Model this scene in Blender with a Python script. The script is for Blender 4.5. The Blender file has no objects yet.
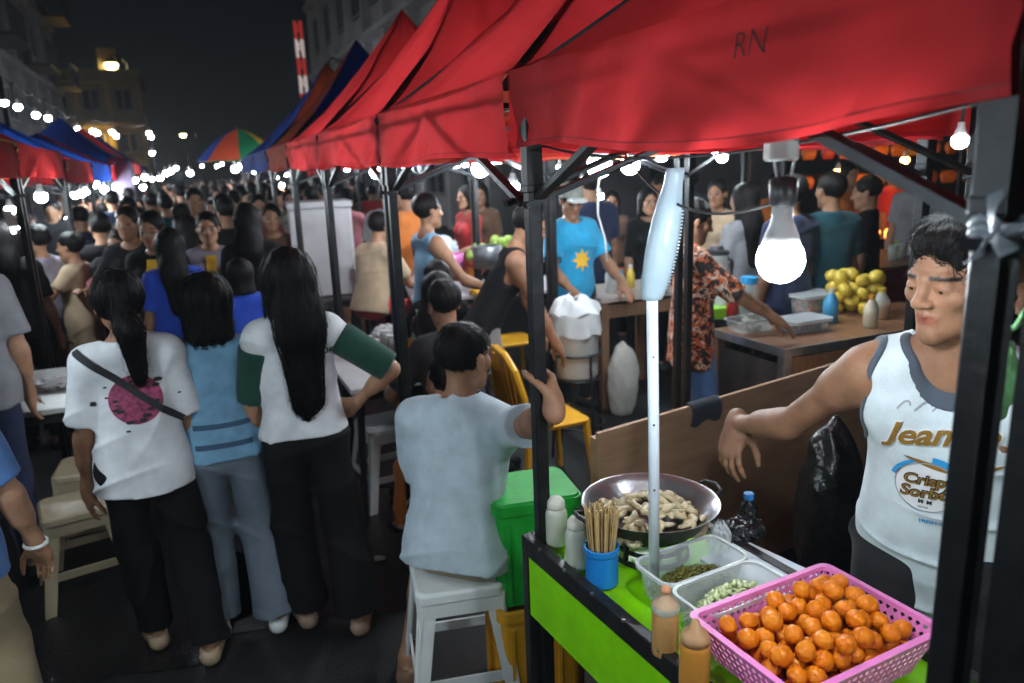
import bpy, bmesh, math, random
import numpy as np
from mathutils import Vector, Matrix, Euler
from mathutils.bvhtree import BVHTree

random.seed(7)
rng = np.random.default_rng(7)
SC = bpy.context.scene
COL = SC.collection
rad = math.radians

# ------------------------------------------------------------------ camera
CAM_H, FPX, PITCH, ROLL = 1.82, 750.0, rad(13.35), rad(2.2)
_R = Vector((1, 0, 0)); _U = Vector((0, math.sin(PITCH), math.cos(PITCH))); _F = Vector((0, math.cos(PITCH), -math.sin(PITCH)))
_RC = _R * math.cos(ROLL) - _U * math.sin(ROLL)
_UC = _R * math.sin(ROLL) + _U * math.cos(ROLL)
CAM_P = Vector((0, 0, CAM_H))
cd = bpy.data.cameras.new('camera')
cam = bpy.data.objects.new('camera', cd); COL.objects.link(cam)
m3 = Matrix((_RC, _UC, -_F)).transposed()
cam.matrix_world = Matrix.Translation(CAM_P) @ m3.to_4x4()
cd.sensor_width = 36.0
cd.lens = 36.0 * FPX / 1024.0
cd.clip_start = 0.05; cd.clip_end = 2000
cd.dof.use_dof = True; cd.dof.focus_distance = 1.75; cd.dof.aperture_fstop = 3.0; cd.dof.aperture_blades = 7
SC.camera = cam

# ------------------------------------------------------------------ night sky, faint moonlight, exposure
SUN_EL, SUN_ROT = 48.0, 200.0
world = bpy.data.worlds.new('World'); SC.world = world; world.use_nodes = True
wn = world.node_tree.nodes; wl = world.node_tree.links
bg = wn.get('Background') or wn.new('ShaderNodeBackground')
sky = wn.new('ShaderNodeTexSky'); sky.sky_type = 'NISHITA'; sky.sun_disc = False
sky.sun_elevation = rad(SUN_EL); sky.sun_rotation = rad(SUN_ROT)
sky.air_density = 1.0; sky.dust_density = 0.5
wl.new(sky.outputs[0], bg.inputs[0]); bg.inputs[1].default_value = 0.0008
sl = bpy.data.lights.new('moon', 'SUN'); sl.energy = 0.012; sl.angle = rad(0.5); sl.color = (0.8, 0.88, 1.0)
so = bpy.data.objects.new('moon', sl); COL.objects.link(so)
so.rotation_euler = (rad(90 - SUN_EL), 0, rad(180 - SUN_ROT))
SC.view_settings.view_transform = 'Standard'
try: SC.view_settings.look = 'None'
except Exception: pass
SC.view_settings.exposure = 0.35; SC.view_settings.gamma = 1.0
SC.view_settings.use_curve_mapping = False
SC.cycles.use_denoising = True
SC.cycles.max_bounces = 6; SC.cycles.diffuse_bounces = 3; SC.cycles.glossy_bounces = 2
SC.cycles.transmission_bounces = 4; SC.cycles.transparent_max_bounces = 8
SC.cycles.sample_clamp_indirect = 4.0
SC.cycles.caustics_reflective = False; SC.cycles.caustics_refractive = False
SC.cycles.use_light_tree = True

def at(px, py, z):                      # where the sight line through a pixel meets the level z (used to survey the place)
    d = _F + _RC * ((px - 512) / FPX) + _UC * ((341.5 - py) / FPX)
    return CAM_P + d * ((z - CAM_H) / d.z)
def aty(px, py, y):
    d = _F + _RC * ((px - 512) / FPX) + _UC * ((341.5 - py) / FPX)
    return CAM_P + d * (y / d.y)

# the street runs along S, its right hand side is N
S = Vector((-0.385, 0.923, 0)); N = Vector((0.923, 0.385, 0)); Z = Vector((0, 0, 1))
YAW_S = math.atan2(-S.x, S.y)            # turn of +Y onto S
A0 = Vector((0.03, 1.85, 0))             # post of the snack stall at the far street corner

# ------------------------------------------------------------------ materials
_mats = {}
def M(name, col=(.5, .5, .5), rough=.6, var=.12, vscale=9., bump=0., bscale=60., metal=0., emit=0., ecol=None,
      sss=0., sheen=0., coat=0., spec=.5, col2=None, trans=0., clear=0., stretch=None, wave=0., wscale=60.):
    if name in _mats: return _mats[name]
    m = bpy.data.materials.new(name); m.use_nodes = True
    nt = m.node_tree; nd = nt.nodes; lk = nt.links
    b = nd['Principled BSDF']; out = nd['Material Output']
    b.inputs['Roughness'].default_value = rough; b.inputs['Metallic'].default_value = metal
    b.inputs['Specular IOR Level'].default_value = spec
    tc = nd.new('ShaderNodeTexCoord'); co = tc.outputs['Object']
    if stretch:
        mp = nd.new('ShaderNodeMapping'); mp.inputs['Scale'].default_value = stretch
        lk.new(co, mp.inputs['Vector']); co = mp.outputs[0]
    c = tuple(col)
    if var or col2:
        nz = nd.new('ShaderNodeTexNoise'); nz.inputs['Scale'].default_value = vscale; nz.inputs['Detail'].default_value = 5
        nz.inputs['Roughness'].default_value = .62
        lk.new(co, nz.inputs['Vector'])
        rp = nd.new('ShaderNodeValToRGB'); rp.color_ramp.elements[0].position = .32; rp.color_ramp.elements[1].position = .68
        lo = col2 if col2 else tuple(max(0, x * (1 - var)) for x in c)
        hi = c if col2 else tuple(min(1, x * (1 + var)) for x in c)
        rp.color_ramp.elements[0].color = (*lo, 1); rp.color_ramp.elements[1].color = (*hi, 1)
        lk.new(nz.outputs[0], rp.inputs[0]); lk.new(rp.outputs[0], b.inputs['Base Color']); csock = rp.outputs[0]
    else:
        b.inputs['Base Color'].default_value = (*c, 1); csock = None
    if bump:
        n2 = nd.new('ShaderNodeTexNoise'); n2.inputs['Scale'].default_value = bscale; n2.inputs['Detail'].default_value = 4
        lk.new(co, n2.inputs['Vector']); h = n2.outputs[0]
        if wave:
            wv = nd.new('ShaderNodeTexWave'); wv.inputs['Scale'].default_value = wscale; wv.inputs['Distortion'].default_value = 3
            lk.new(co, wv.inputs['Vector']); ad = nd.new('ShaderNodeMath'); ad.operation = 'MULTIPLY_ADD'
            lk.new(wv.outputs['Fac'], ad.inputs[0]); ad.inputs[1].default_value = wave; lk.new(h, ad.inputs[2]); h = ad.outputs[0]
        bp = nd.new('ShaderNodeBump'); bp.inputs['Strength'].default_value = bump; bp.inputs['Distance'].default_value = .01
        lk.new(h, bp.inputs['Height']); lk.new(bp.outputs[0], b.inputs['Normal'])
    if sss:
        b.inputs['Subsurface Weight'].default_value = sss; b.inputs['Subsurface Radius'].default_value = (.012, .005, .003)
        b.inputs['Subsurface Scale'].default_value = .6
    if sheen: b.inputs['Sheen Weight'].default_value = sheen
    if coat: b.inputs['Coat Weight'].default_value = coat; b.inputs['Coat Roughness'].default_value = .15
    if emit:
        b.inputs['Emission Color'].default_value = (*(ecol or c), 1); b.inputs['Emission Strength'].default_value = emit
    last = b.outputs[0]
    if trans:                               # cloth or thin plastic that lets light through
        tr = nd.new('ShaderNodeBsdfTranslucent'); mx = nd.new('ShaderNodeMixShader'); mx.inputs[0].default_value = trans
        if csock: lk.new(csock, tr.inputs[0])
        else: tr.inputs[0].default_value = (*c, 1)
        lk.new(last, mx.inputs[1]); lk.new(tr.outputs[0], mx.inputs[2]); last = mx.outputs[0]
    if clear:                               # see-through film
        tp = nd.new('ShaderNodeBsdfTransparent'); mx = nd.new('ShaderNodeMixShader'); mx.inputs[0].default_value = clear
        lk.new(last, mx.inputs[1]); lk.new(tp.outputs[0], mx.inputs[2]); last = mx.outputs[0]
    lk.new(last, out.inputs[0])
    _mats[name] = m
    return m

# ------------------------------------------------------------------ mesh builder and naming
def tag(o, label=None, cat=None, group=None, kind=None):
    if label: o['label'] = label
    if cat: o['category'] = cat
    if group: o['group'] = group
    if kind: o['kind'] = kind
    return o
def empty(name, loc=(0, 0, 0), rz=0., label=None, cat=None, group=None, rot=None):
    o = bpy.data.objects.new(name, None); COL.objects.link(o); o.location = loc
    o.rotation_euler = rot if rot else (0, 0, rz); o.empty_display_size = .1
    return tag(o, label, cat, group)
def copy_tree(o, parent=None):
    c = o.copy(); COL.objects.link(c)
    if parent: c.parent = parent
    for ch in list(o.children): copy_tree(ch, c)
    return c

class MB:
    def __init__(s): s.v = []; s.f = []
    def add(s, vs, fs):
        k = len(s.v); s.v += [tuple(v) for v in vs]; s.f += [tuple(i + k for i in f) for f in fs]; return s
    def box(s, c, size, rot=None, taper=None):
        hx, hy, hz = size[0] / 2, size[1] / 2, size[2] / 2
        t = taper or (1, 1)
        P = [(-hx, -hy, -hz), (hx, -hy, -hz), (hx, hy, -hz), (-hx, hy, -hz)] + [(x * t[0], y * t[1], hz) for x, y in ((-hx, -hy), (hx, -hy), (hx, hy), (-hx, hy))]
        if rot is not None:
            r = rot if isinstance(rot, Matrix) else Euler(rot).to_matrix(); P = [r @ Vector(p) for p in P]
        P = [Vector(p) + Vector(c) for p in P]
        return s.add(P, [(0, 3, 2, 1), (4, 5, 6, 7), (0, 1, 5, 4), (1, 2, 6, 5), (2, 3, 7, 6), (3, 0, 4, 7)])
    def bar(s, a, b, w, d=None, up=(0, 0, 1)):      # square bar from a to b
        a = Vector(a); b = Vector(b); d = d or w; ax = (b - a).normalized(); u = Vector(up)
        if abs(ax.dot(u)) > .98: u = Vector((0, 1, 0))
        x = ax.cross(u).normalized(); y = x.cross(ax)
        r = Matrix((x, y, ax)).transposed()
        return s.box((a + b) / 2, (w, d, (b - a).length), r)
    def tube(s, pts, r, n=8, caps=True):
        pts = [Vector(p) for p in pts]; L = len(pts); rs = r if isinstance(r, (list, tuple)) else [r] * L
        vs = []; fs = []; pu = None
        for i, p in enumerate(pts):
            t = (pts[min(i + 1, L - 1)] - pts[max(i - 1, 0)])
            t = t.normalized() if t.length > 1e-9 else Vector((0, 0, 1))
            if pu is None:
                u = Vector((0, 0, 1)) if abs(t.z) < .9 else Vector((1, 0, 0)); x = t.cross(u).normalized()
            else:
                x = (pu - t * pu.dot(t)).normalized()
            pu = x; y = t.cross(x)
            for k in range(n):
                a = 2 * math.pi * k / n; vs.append(p + x * (math.cos(a) * rs[i]) + y * (math.sin(a) * rs[i]))
        for i in range(L - 1):
            for k in range(n):
                k2 = (k + 1) % n; fs.append((i * n + k, i * n + k2, (i + 1) * n + k2, (i + 1) * n + k))
        if caps: fs.append(tuple(range(n))[::-1]); fs.append(tuple((L - 1) * n + k for k in range(n)))
        return s.add(vs, fs)
    def lathe(s, prof, n=24, c=(0, 0, 0), caps=True, sx=1., sy=1., p=2.):   # profile of (r, z); p > 2 squares the section
        vs = []; fs = []; c = Vector(c)
        for r, z in prof:
            for k in range(n):
                a = 2 * math.pi * k / n; ca, sa = math.cos(a), math.sin(a)
                q = (abs(ca) ** p + abs(sa) ** p) ** (-1 / p)
                vs.append(c + Vector((r * ca * q * sx, r * sa * q * sy, z)))
        for i in range(len(prof) - 1):
            for k in range(n):
                k2 = (k + 1) % n; fs.append((i * n + k, i * n + k2, (i + 1) * n + k2, (i + 1) * n + k))
        if caps: fs.append(tuple(range(n))[::-1]); fs.append(tuple((len(prof) - 1) * n + k for k in range(n)))
        return s.add(vs, fs)
    def ball(s, c, r, n=12, m=8, rx=1., ry=1., rz=1., jit=0.):
        vs = []; fs = []; c = Vector(c)
        for i in range(m + 1):
            th = math.pi * i / m
            for k in range(n):
                a = 2 * math.pi * k / n
                q = r * (1 + (random.uniform(-jit, jit) if jit else 0))
                vs.append(c + Vector((q * rx * math.sin(th) * math.cos(a), q * ry * math.sin(th) * math.sin(a), q * rz * math.cos(th))))
        for i in range(m):
            for k in range(n):
                k2 = (k + 1) % n; fs.append((i * n + k, (i + 1) * n + k, (i + 1) * n + k2, i * n + k2))
        return s.add(vs, fs)
    def grid(s, fn, nu, nv):
        vs = [fn(i / nu, j / nv) for j in range(nv + 1) for i in range(nu + 1)]
        fs = [(j * (nu + 1) + i, j * (nu + 1) + i + 1, (j + 1) * (nu + 1) + i + 1, (j + 1) * (nu + 1) + i) for j in range(nv) for i in range(nu)]
        return s.add(vs, fs)
    def build(s, name, mat, parent=None, smooth=False, bevel=0., loc=None, rz=None, merge=False, solid=0., label=None):
        me = bpy.data.meshes.new(name); me.from_pydata([tuple(v) for v in s.v], [], s.f)
        if merge:
            b = bmesh.new(); b.from_mesh(me); bmesh.ops.remove_doubles(b, verts=b.verts, dist=1e-5)
            bmesh.ops.recalc_face_normals(b, faces=b.faces); b.to_mesh(me); b.free()
        if smooth: me.polygons.foreach_set('use_smooth', [True] * len(me.polygons))
        me.materials.append(mat); me.update()
        o = bpy.data.objects.new(name, me); COL.objects.link(o)
        if parent: o.parent = parent
        if loc is not None: o.location = loc
        if rz is not None: o.rotation_euler = (0, 0, rz)
        if solid:
            sm = o.modifiers.new('solid', 'SOLIDIFY'); sm.thickness = solid; sm.offset = 0
        if bevel:
            bm = o.modifiers.new('bevel', 'BEVEL'); bm.width = bevel; bm.segments = 2; bm.limit_method = 'ANGLE'; bm.angle_limit = rad(40)
        if label: o['label'] = label
        return o
def noise3(p):
    x, y, z = p
    return (math.sin(x * 1.7 + 1.3 * math.sin(y * 2.1 + z)) + math.sin(y * 2.3 + 1.1 * math.sin(z * 1.9 + x * 1.4)) + math.sin(z * 2.9 + 1.7 * math.sin(x * 1.2))) / 3

def text_mesh(body, size, shear=0., bold=0.):
    cu = bpy.data.curves.new('txt', 'FONT'); cu.body = body; cu.size = size; cu.align_x = 'CENTER'; cu.align_y = 'CENTER'
    cu.shear = shear; cu.offset = bold; cu.resolution_u = 3
    o = bpy.data.objects.new('txt', cu); COL.objects.link(o)
    dg = bpy.context.evaluated_depsgraph_get(); me = bpy.data.meshes.new_from_object(o.evaluated_get(dg))
    bpy.data.objects.remove(o); bpy.data.curves.remove(cu)
    return me
def project(me, target, c, n, up, name, mat, parent, off=.0015, cuts=2):
    """lay a flat mesh (its xy plane) on the surface of target: c centre, n viewing direction (into the surface), all in the target's own coordinates"""
    b = bmesh.new(); b.from_mesh(me); bmesh.ops.triangulate(b, faces=b.faces)
    for _ in range(cuts):
        ed = [e for e in b.edges if e.calc_length() > .008]
        if ed: bmesh.ops.subdivide_edges(b, edges=ed, cuts=1)
        bmesh.ops.triangulate(b, faces=b.faces)
    tb = bmesh.new(); tb.from_mesh(target.data); tree = BVHTree.FromBMesh(tb)
    n = Vector(n).normalized(); up = Vector(up); r = n.cross(up).normalized(); up = r.cross(n)
    last = None; dead = []
    for v in b.verts:
        p = Vector(c) + r * v.co.x + up * v.co.y
        h = tree.ray_cast(p - n * .25, n, .6)
        if h[0] is None:
            dead.append(v); continue
        v.co = h[0] - n * off + (h[1] * off if h[1].dot(n) < 0 else -h[1] * off) * .5
    if dead: bmesh.ops.delete(b, geom=dead, context='VERTS')
    b.to_mesh(me); b.free(); tb.free(); me.materials.clear(); me.materials.append(mat)
    o = bpy.data.objects.new(name, me); COL.objects.link(o); o.parent = parent
    return o
# ------------------------------------------------------------------ soft bodies: signed distances turned into one closed surface
F32 = np.float32
def V3(*a): return np.array(a, dtype=F32)
def _n(v): v = np.asarray(v, dtype=float); return v / (np.linalg.norm(v) + 1e-12)
class P:                                # one primitive
    def __init__(s, kind, a, b=None, r=0., r2=None, k=.02, op='u', frame=None, sq=None, cut=None, rr=None):
        s.kind = kind; s.a = np.asarray(a, float); s.b = None if b is None else np.asarray(b, float); s.r = r; s.r2 = r if r2 is None else r2
        s.k = k; s.op = op; s.frame = frame; s.sq = sq; s.cut = cut; s.rr = rr
    def grow(s, g, k=None):
        q = P(s.kind, s.a, s.b, s.r + g, s.r2 + g, s.k if k is None else k, s.op, s.frame, s.sq, s.cut, None if s.rr is None else tuple(x + g for x in s.rr)); return q
    def d(s, X):
        if s.kind == 'c':                # tapered capsule, sq = (axis, factor) flattens it along an axis
            p = X - s.a.astype(F32); ba = (s.b - s.a)
            if s.sq is not None:
                ax, f = s.sq; ax = ax.astype(F32); p = p + ((f - 1) * (p @ ax))[:, None] * ax
                ba = ba + (f - 1) * (ba @ ax) * ax
            L2 = float(ba @ ba) + 1e-12; ba = ba.astype(F32)
            t = np.clip((p @ ba) / L2, 0, 1)
            d = np.linalg.norm(p - t[:, None] * ba, axis=1) - (s.r + (s.r2 - s.r) * t)
        elif s.kind == 'e':              # ellipsoid
            p = X - s.a.astype(F32)
            if s.frame is not None: p = p @ s.frame.T.astype(F32)
            q = p / np.array(s.rr, F32); k0 = np.linalg.norm(q, axis=1); k1 = np.linalg.norm(q / np.array(s.rr, F32), axis=1) + 1e-9
            d = k0 * (k0 - 1) / k1
        elif s.kind == 'p':              # half space: keeps the side the normal b points away from
            d = (X - s.a.astype(F32)) @ s.b.astype(F32)
        if s.cut is not None:            # (point, normal) pairs trimming this primitive alone
            for cp, cn in s.cut: d = np.maximum(d, (X - np.asarray(cp, F32)) @ np.asarray(cn, F32))
        return d
def pbox(p):
    r = (max(p.rr) if p.rr else max(p.r, p.r2)) + p.k
    lo = p.a if p.b is None else np.minimum(p.a, p.b); hi = p.a if p.b is None else np.maximum(p.a, p.b)
    return lo - r, hi + r
def cull(prims, lo, hi, m=.10):          # primitives that matter inside a box
    o = []
    for p in prims:
        if p.kind == 'p': o.append(p); continue
        a, b = pbox(p)
        if (a < hi + m).all() and (b > lo - m).all(): o.append(p)
    return o if any(p.op == 'u' and p.kind != 'p' for p in o) else prims
def field(prims, X):
    D = None
    if len(X) and len(prims) > 12: prims = cull(prims, X.min(0), X.max(0))
    if prims[0].op != 'u': prims = sorted(prims, key=lambda p: p.op != 'u')
    for p in prims:
        d = p.d(X)
        if D is None: D = d; continue
        if p.op == 'u':
            if p.k > 0:
                h = np.maximum(p.k - np.abs(D - d), 0) / p.k; D = np.minimum(D, d) - h * h * p.k * .25
            else: D = np.minimum(D, d)
        elif p.op == 's':                # take away
            d = -d
            if p.k > 0:
                h = np.maximum(p.k - np.abs(D - d), 0) / p.k; D = np.maximum(D, d) + h * h * p.k * .25
            else: D = np.maximum(D, d)
        else: D = np.maximum(D, d)       # intersect
    return D
def wr(X, amp, fx=9., fz=14., seed=0.):  # soft folds
    x, y, z = X[:, 0], X[:, 1], X[:, 2]
    a = np.sin(fx * x + 3 * np.sin(4 * z + seed) + seed) * np.sin(fz * z + 4.0 * np.sin(5 * x + seed) + 5 * y)
    b = np.sin(2.3 * fx * (x + .6 * z) + 2.2 * np.sin(7 * z - 4 * y + seed * 2)) * .5
    c = 0
    for j, (kx, kz, ph) in enumerate(((7., 11., 0.), (-9., 8., 1.7), (4., -15., 3.1))):    # creases running across each other, here and there
        s_ = np.sin(kx * x + kz * z + 2.2 * np.sin(3.1 * z + 5 * y + seed + j) + ph + seed); m = np.clip(np.sin(3.3 * x * (1 + .3 * j) + 4.1 * z + 3 * y + 2 * j + seed * 1.7), 0, 1)
        c = c + (1 - np.abs(s_)) ** 4 * m
    return (amp * (.7 * a + .7 * b - 1.5 * c)).astype(F32)
def surface(fn, lo, hi, h, B=5):
    lo = np.asarray(lo, float); n = np.ceil((np.asarray(hi) - lo) / h / B).astype(int) + 1
    bc = [lo[i] + (np.arange(n[i]) * B + (B - 1) / 2) * h for i in range(3)]
    G = np.stack(np.meshgrid(*bc, indexing='ij'), -1).reshape(-1, 3).astype(F32)
    dc = np.concatenate([fn(G[k:k + 4096]) for k in range(0, len(G), 4096)]).reshape(n)
    act = np.abs(dc) < B * h * 1.75 + .012
    D = np.repeat(np.repeat(np.repeat(np.where(dc < 0, F32(-1), F32(1)), B, 0), B, 1), B, 2)
    ai = np.argwhere(act)
    off = np.stack(np.meshgrid(*[np.arange(B)] * 3, indexing='ij'), -1).reshape(-1, 3)
    key = (ai[:, 2] * B * h // .09) * 10000 + (ai[:, 0] * B * h // .12) * 100 + ai[:, 1] * B * h // .3
    order = np.argsort(key, kind='stable'); ai = ai[order]; key = key[order]
    cutp = np.concatenate([[0], np.nonzero(np.diff(key))[0] + 1, [len(ai)]])
    for k0, k1 in zip(cutp[:-1], cutp[1:]):
        I = (ai[k0:k1, None, :] * B + off[None]).reshape(-1, 3)
        D[I[:, 0], I[:, 1], I[:, 2]] = fn((lo + I * h).astype(F32))
    D[0] = D[-1] = 1; D[:, 0] = D[:, -1] = 1; D[:, :, 0] = D[:, :, -1] = 1
    s = D < 0
    c8 = [s[i:s.shape[0] - 1 + i, j:s.shape[1] - 1 + j, k:s.shape[2] - 1 + k] for i in (0, 1) for j in (0, 1) for k in (0, 1)]
    cnt = sum(c.astype(np.int8) for c in c8)
    mix = (cnt > 0) & (cnt < 8)
    ci = np.argwhere(mix)
    if len(ci) == 0: return np.zeros((0, 3)), np.zeros((0, 4), int)
    idx = np.full(mix.shape, -1, np.int32); idx[mix] = np.arange(len(ci))
    acc = np.zeros((len(ci), 3)); w = np.zeros(len(ci))
    corners = [(i, j, k) for i in (0, 1) for j in (0, 1) for k in (0, 1)]
    for a in corners:
        for ax in range(3):
            if a[ax]: continue
            b = list(a); b[ax] = 1
            da = D[ci[:, 0] + a[0], ci[:, 1] + a[1], ci[:, 2] + a[2]]; db = D[ci[:, 0] + b[0], ci[:, 1] + b[1], ci[:, 2] + b[2]]
            m = (da < 0) != (db < 0)
            t = np.where(m, da / np.where(m, da - db, 1), 0)
            p = np.array(a, float)[None].repeat(len(ci), 0); p[:, ax] += t
            acc[m] += p[m]; w[m] += 1
    Vt = lo + (ci + acc / w[:, None]) * h
    Q = []
    for ax in range(3):
        o1, o2 = (ax + 1) % 3, (ax + 2) % 3
        sl0 = [slice(1, -1)] * 3; sl1 = [slice(1, -1)] * 3
        sl0[ax] = slice(0, -1); sl1[ax] = slice(1, None)
        A_, B_ = s[tuple(sl0)], s[tuple(sl1)]
        for val in (True, False):
            e = np.argwhere((A_ == val) & (B_ != val))
            if len(e) == 0: continue
            base = e.copy()
            base[:, o1] += 1; base[:, o2] += 1
            def cell(d1, d2):
                q = base.copy(); q[:, o1] += d1 - 1; q[:, o2] += d2 - 1
                return idx[q[:, 0], q[:, 1], q[:, 2]]
            q = np.stack([cell(0, 0), cell(1, 0), cell(1, 1), cell(0, 1)], 1)
            Q.append(q if val else q[:, ::-1])
    Q = np.concatenate(Q); Q = Q[(Q >= 0).all(1)]
    return Vt, Q
def np_mesh(name, Vt, Q, mat, attr=None):
    me = bpy.data.meshes.new(name)
    me.vertices.add(len(Vt)); me.vertices.foreach_set('co', Vt.astype(F32).ravel())
    me.loops.add(Q.size); me.loops.foreach_set('vertex_index', Q.astype(np.int32).ravel())
    me.polygons.add(len(Q)); me.polygons.foreach_set('loop_start', (np.arange(len(Q)) * 4).astype(np.int32))
    me.update(calc_edges=True); me.validate()
    me.polygons.foreach_set('use_smooth', np.ones(len(me.polygons), bool))
    if attr is not None:
        at_ = me.color_attributes.new('mask', 'FLOAT_COLOR', 'POINT')
        at_.data.foreach_set('color', np.concatenate([attr, np.ones((len(attr), 1))], 1).astype(F32).ravel())
    me.materials.append(mat)
    return me
def bounds(prims, pad=.03):
    lo = np.full(3, 1e9); hi = -lo
    for p in prims:
        if p.op != 'u': continue
        r = max(p.rr) if p.rr else max(p.r, p.r2)
        for q in (p.a, p.b):
            if q is None: continue
            lo = np.minimum(lo, q - r); hi = np.maximum(hi, q + r)
    return lo - pad, hi + pad
def mesh_of(prims, h, name, mat, extra=None, pad=.03, attr=None):
    lo, hi = bounds(prims, pad)
    fn = (lambda X: field(prims, X)) if extra is None else (lambda X: extra(field(prims, X), X))
    Vt, Q = surface(fn, lo, hi, h)
    return np_mesh(name, Vt, Q, mat, None if attr is None else attr(Vt))
# ------------------------------------------------------------------ people
def ik(a, c, l1, l2, hint):
    a = np.asarray(a, float); c = np.asarray(c, float); d = c - a; L = np.linalg.norm(d) + 1e-9; dn = d / L; L = min(L, (l1 + l2) * .998); L = max(L, abs(l1 - l2) + .02)
    c = a + dn * L; x = (l1 * l1 - l2 * l2 + L * L) / (2 * L); hh = math.sqrt(max(0, l1 * l1 - x * x))
    hv = np.asarray(hint, float); hv = _n(hv - (hv @ dn) * dn)
    return a + dn * x + hv * hh, c
def hand_prims(w, d, pn, sd, curl=(.25, .3, .25), s=1., coarse=False, spread=.0, thumb=.5, fc=None):
    """w wrist, d pointing direction, pn palm normal, sd towards the thumb"""
    d = _n(d); pn = _n(np.asarray(pn) - (np.asarray(pn) @ d) * d); sd0 = np.asarray(sd, float); sd = np.cross(d, pn); sd = sd if sd @ sd0 > 0 else -sd
    g = 1.25 if coarse else 1.
    fr = np.stack([sd, d, pn])
    out = [P('e', w + d * .048 * s, rr=(.041 * s, .053 * s, .0155 * s * g), frame=fr, k=.02), P('c', w - d * .02 * s, w + d * .03 * s, .0255 * s, .024 * s, k=.02),
           P('c', w + d * .02 * s + sd * .018 * s + pn * .006 * s, w + d * .055 * s + sd * .026 * s + pn * .006 * s, .015 * s, .012 * s, k=.015)]
    for i, (o, L, r) in enumerate(((.0285, .072, .0085), (.0095, .080, .0088), (-.0095, .074, .0084), (-.027, .058, .0075))):
        b = w + d * (.086 - .006 * abs(i - 1.2)) * s + sd * o * s
        c = fc[i] if fc else curl
        ang = 0; p = b - d * .02 * s; q = b
        out.append(P('c', p, q, r * s * 1.05 * g, r * s * g, k=.008))
        for j, fl in enumerate((.46, .30, .24)):
            ang += c[j]
            dd = d * math.cos(ang) + pn * math.sin(ang) + sd * spread * (1.2 - i * .8)
            e = q + _n(dd) * L * fl * s
            out.append(P('c', q, e, r * s * g * (1 - .1 * j), r * s * g * (.93 - .1 * j), k=.0035)); q = e
    b = w + d * .022 * s + sd * .026 * s + pn * .008 * s
    t1 = b + _n(d * .75 + sd * .65 + pn * thumb) * .040 * s; t2 = t1 + _n(d * .9 + sd * .15 + pn * thumb) * .032 * s; t3 = t2 + _n(d * .95 - sd * .05 + pn * thumb) * .024 * s
    out += [P('c', b, t1, .013 * s * g, .0105 * s * g, k=.012), P('c', t1, t2, .0105 * s * g, .0095 * s * g, k=.004), P('c', t2, t3, .0095 * s * g, .0075 * s * g, k=.004)]
    return out

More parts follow.
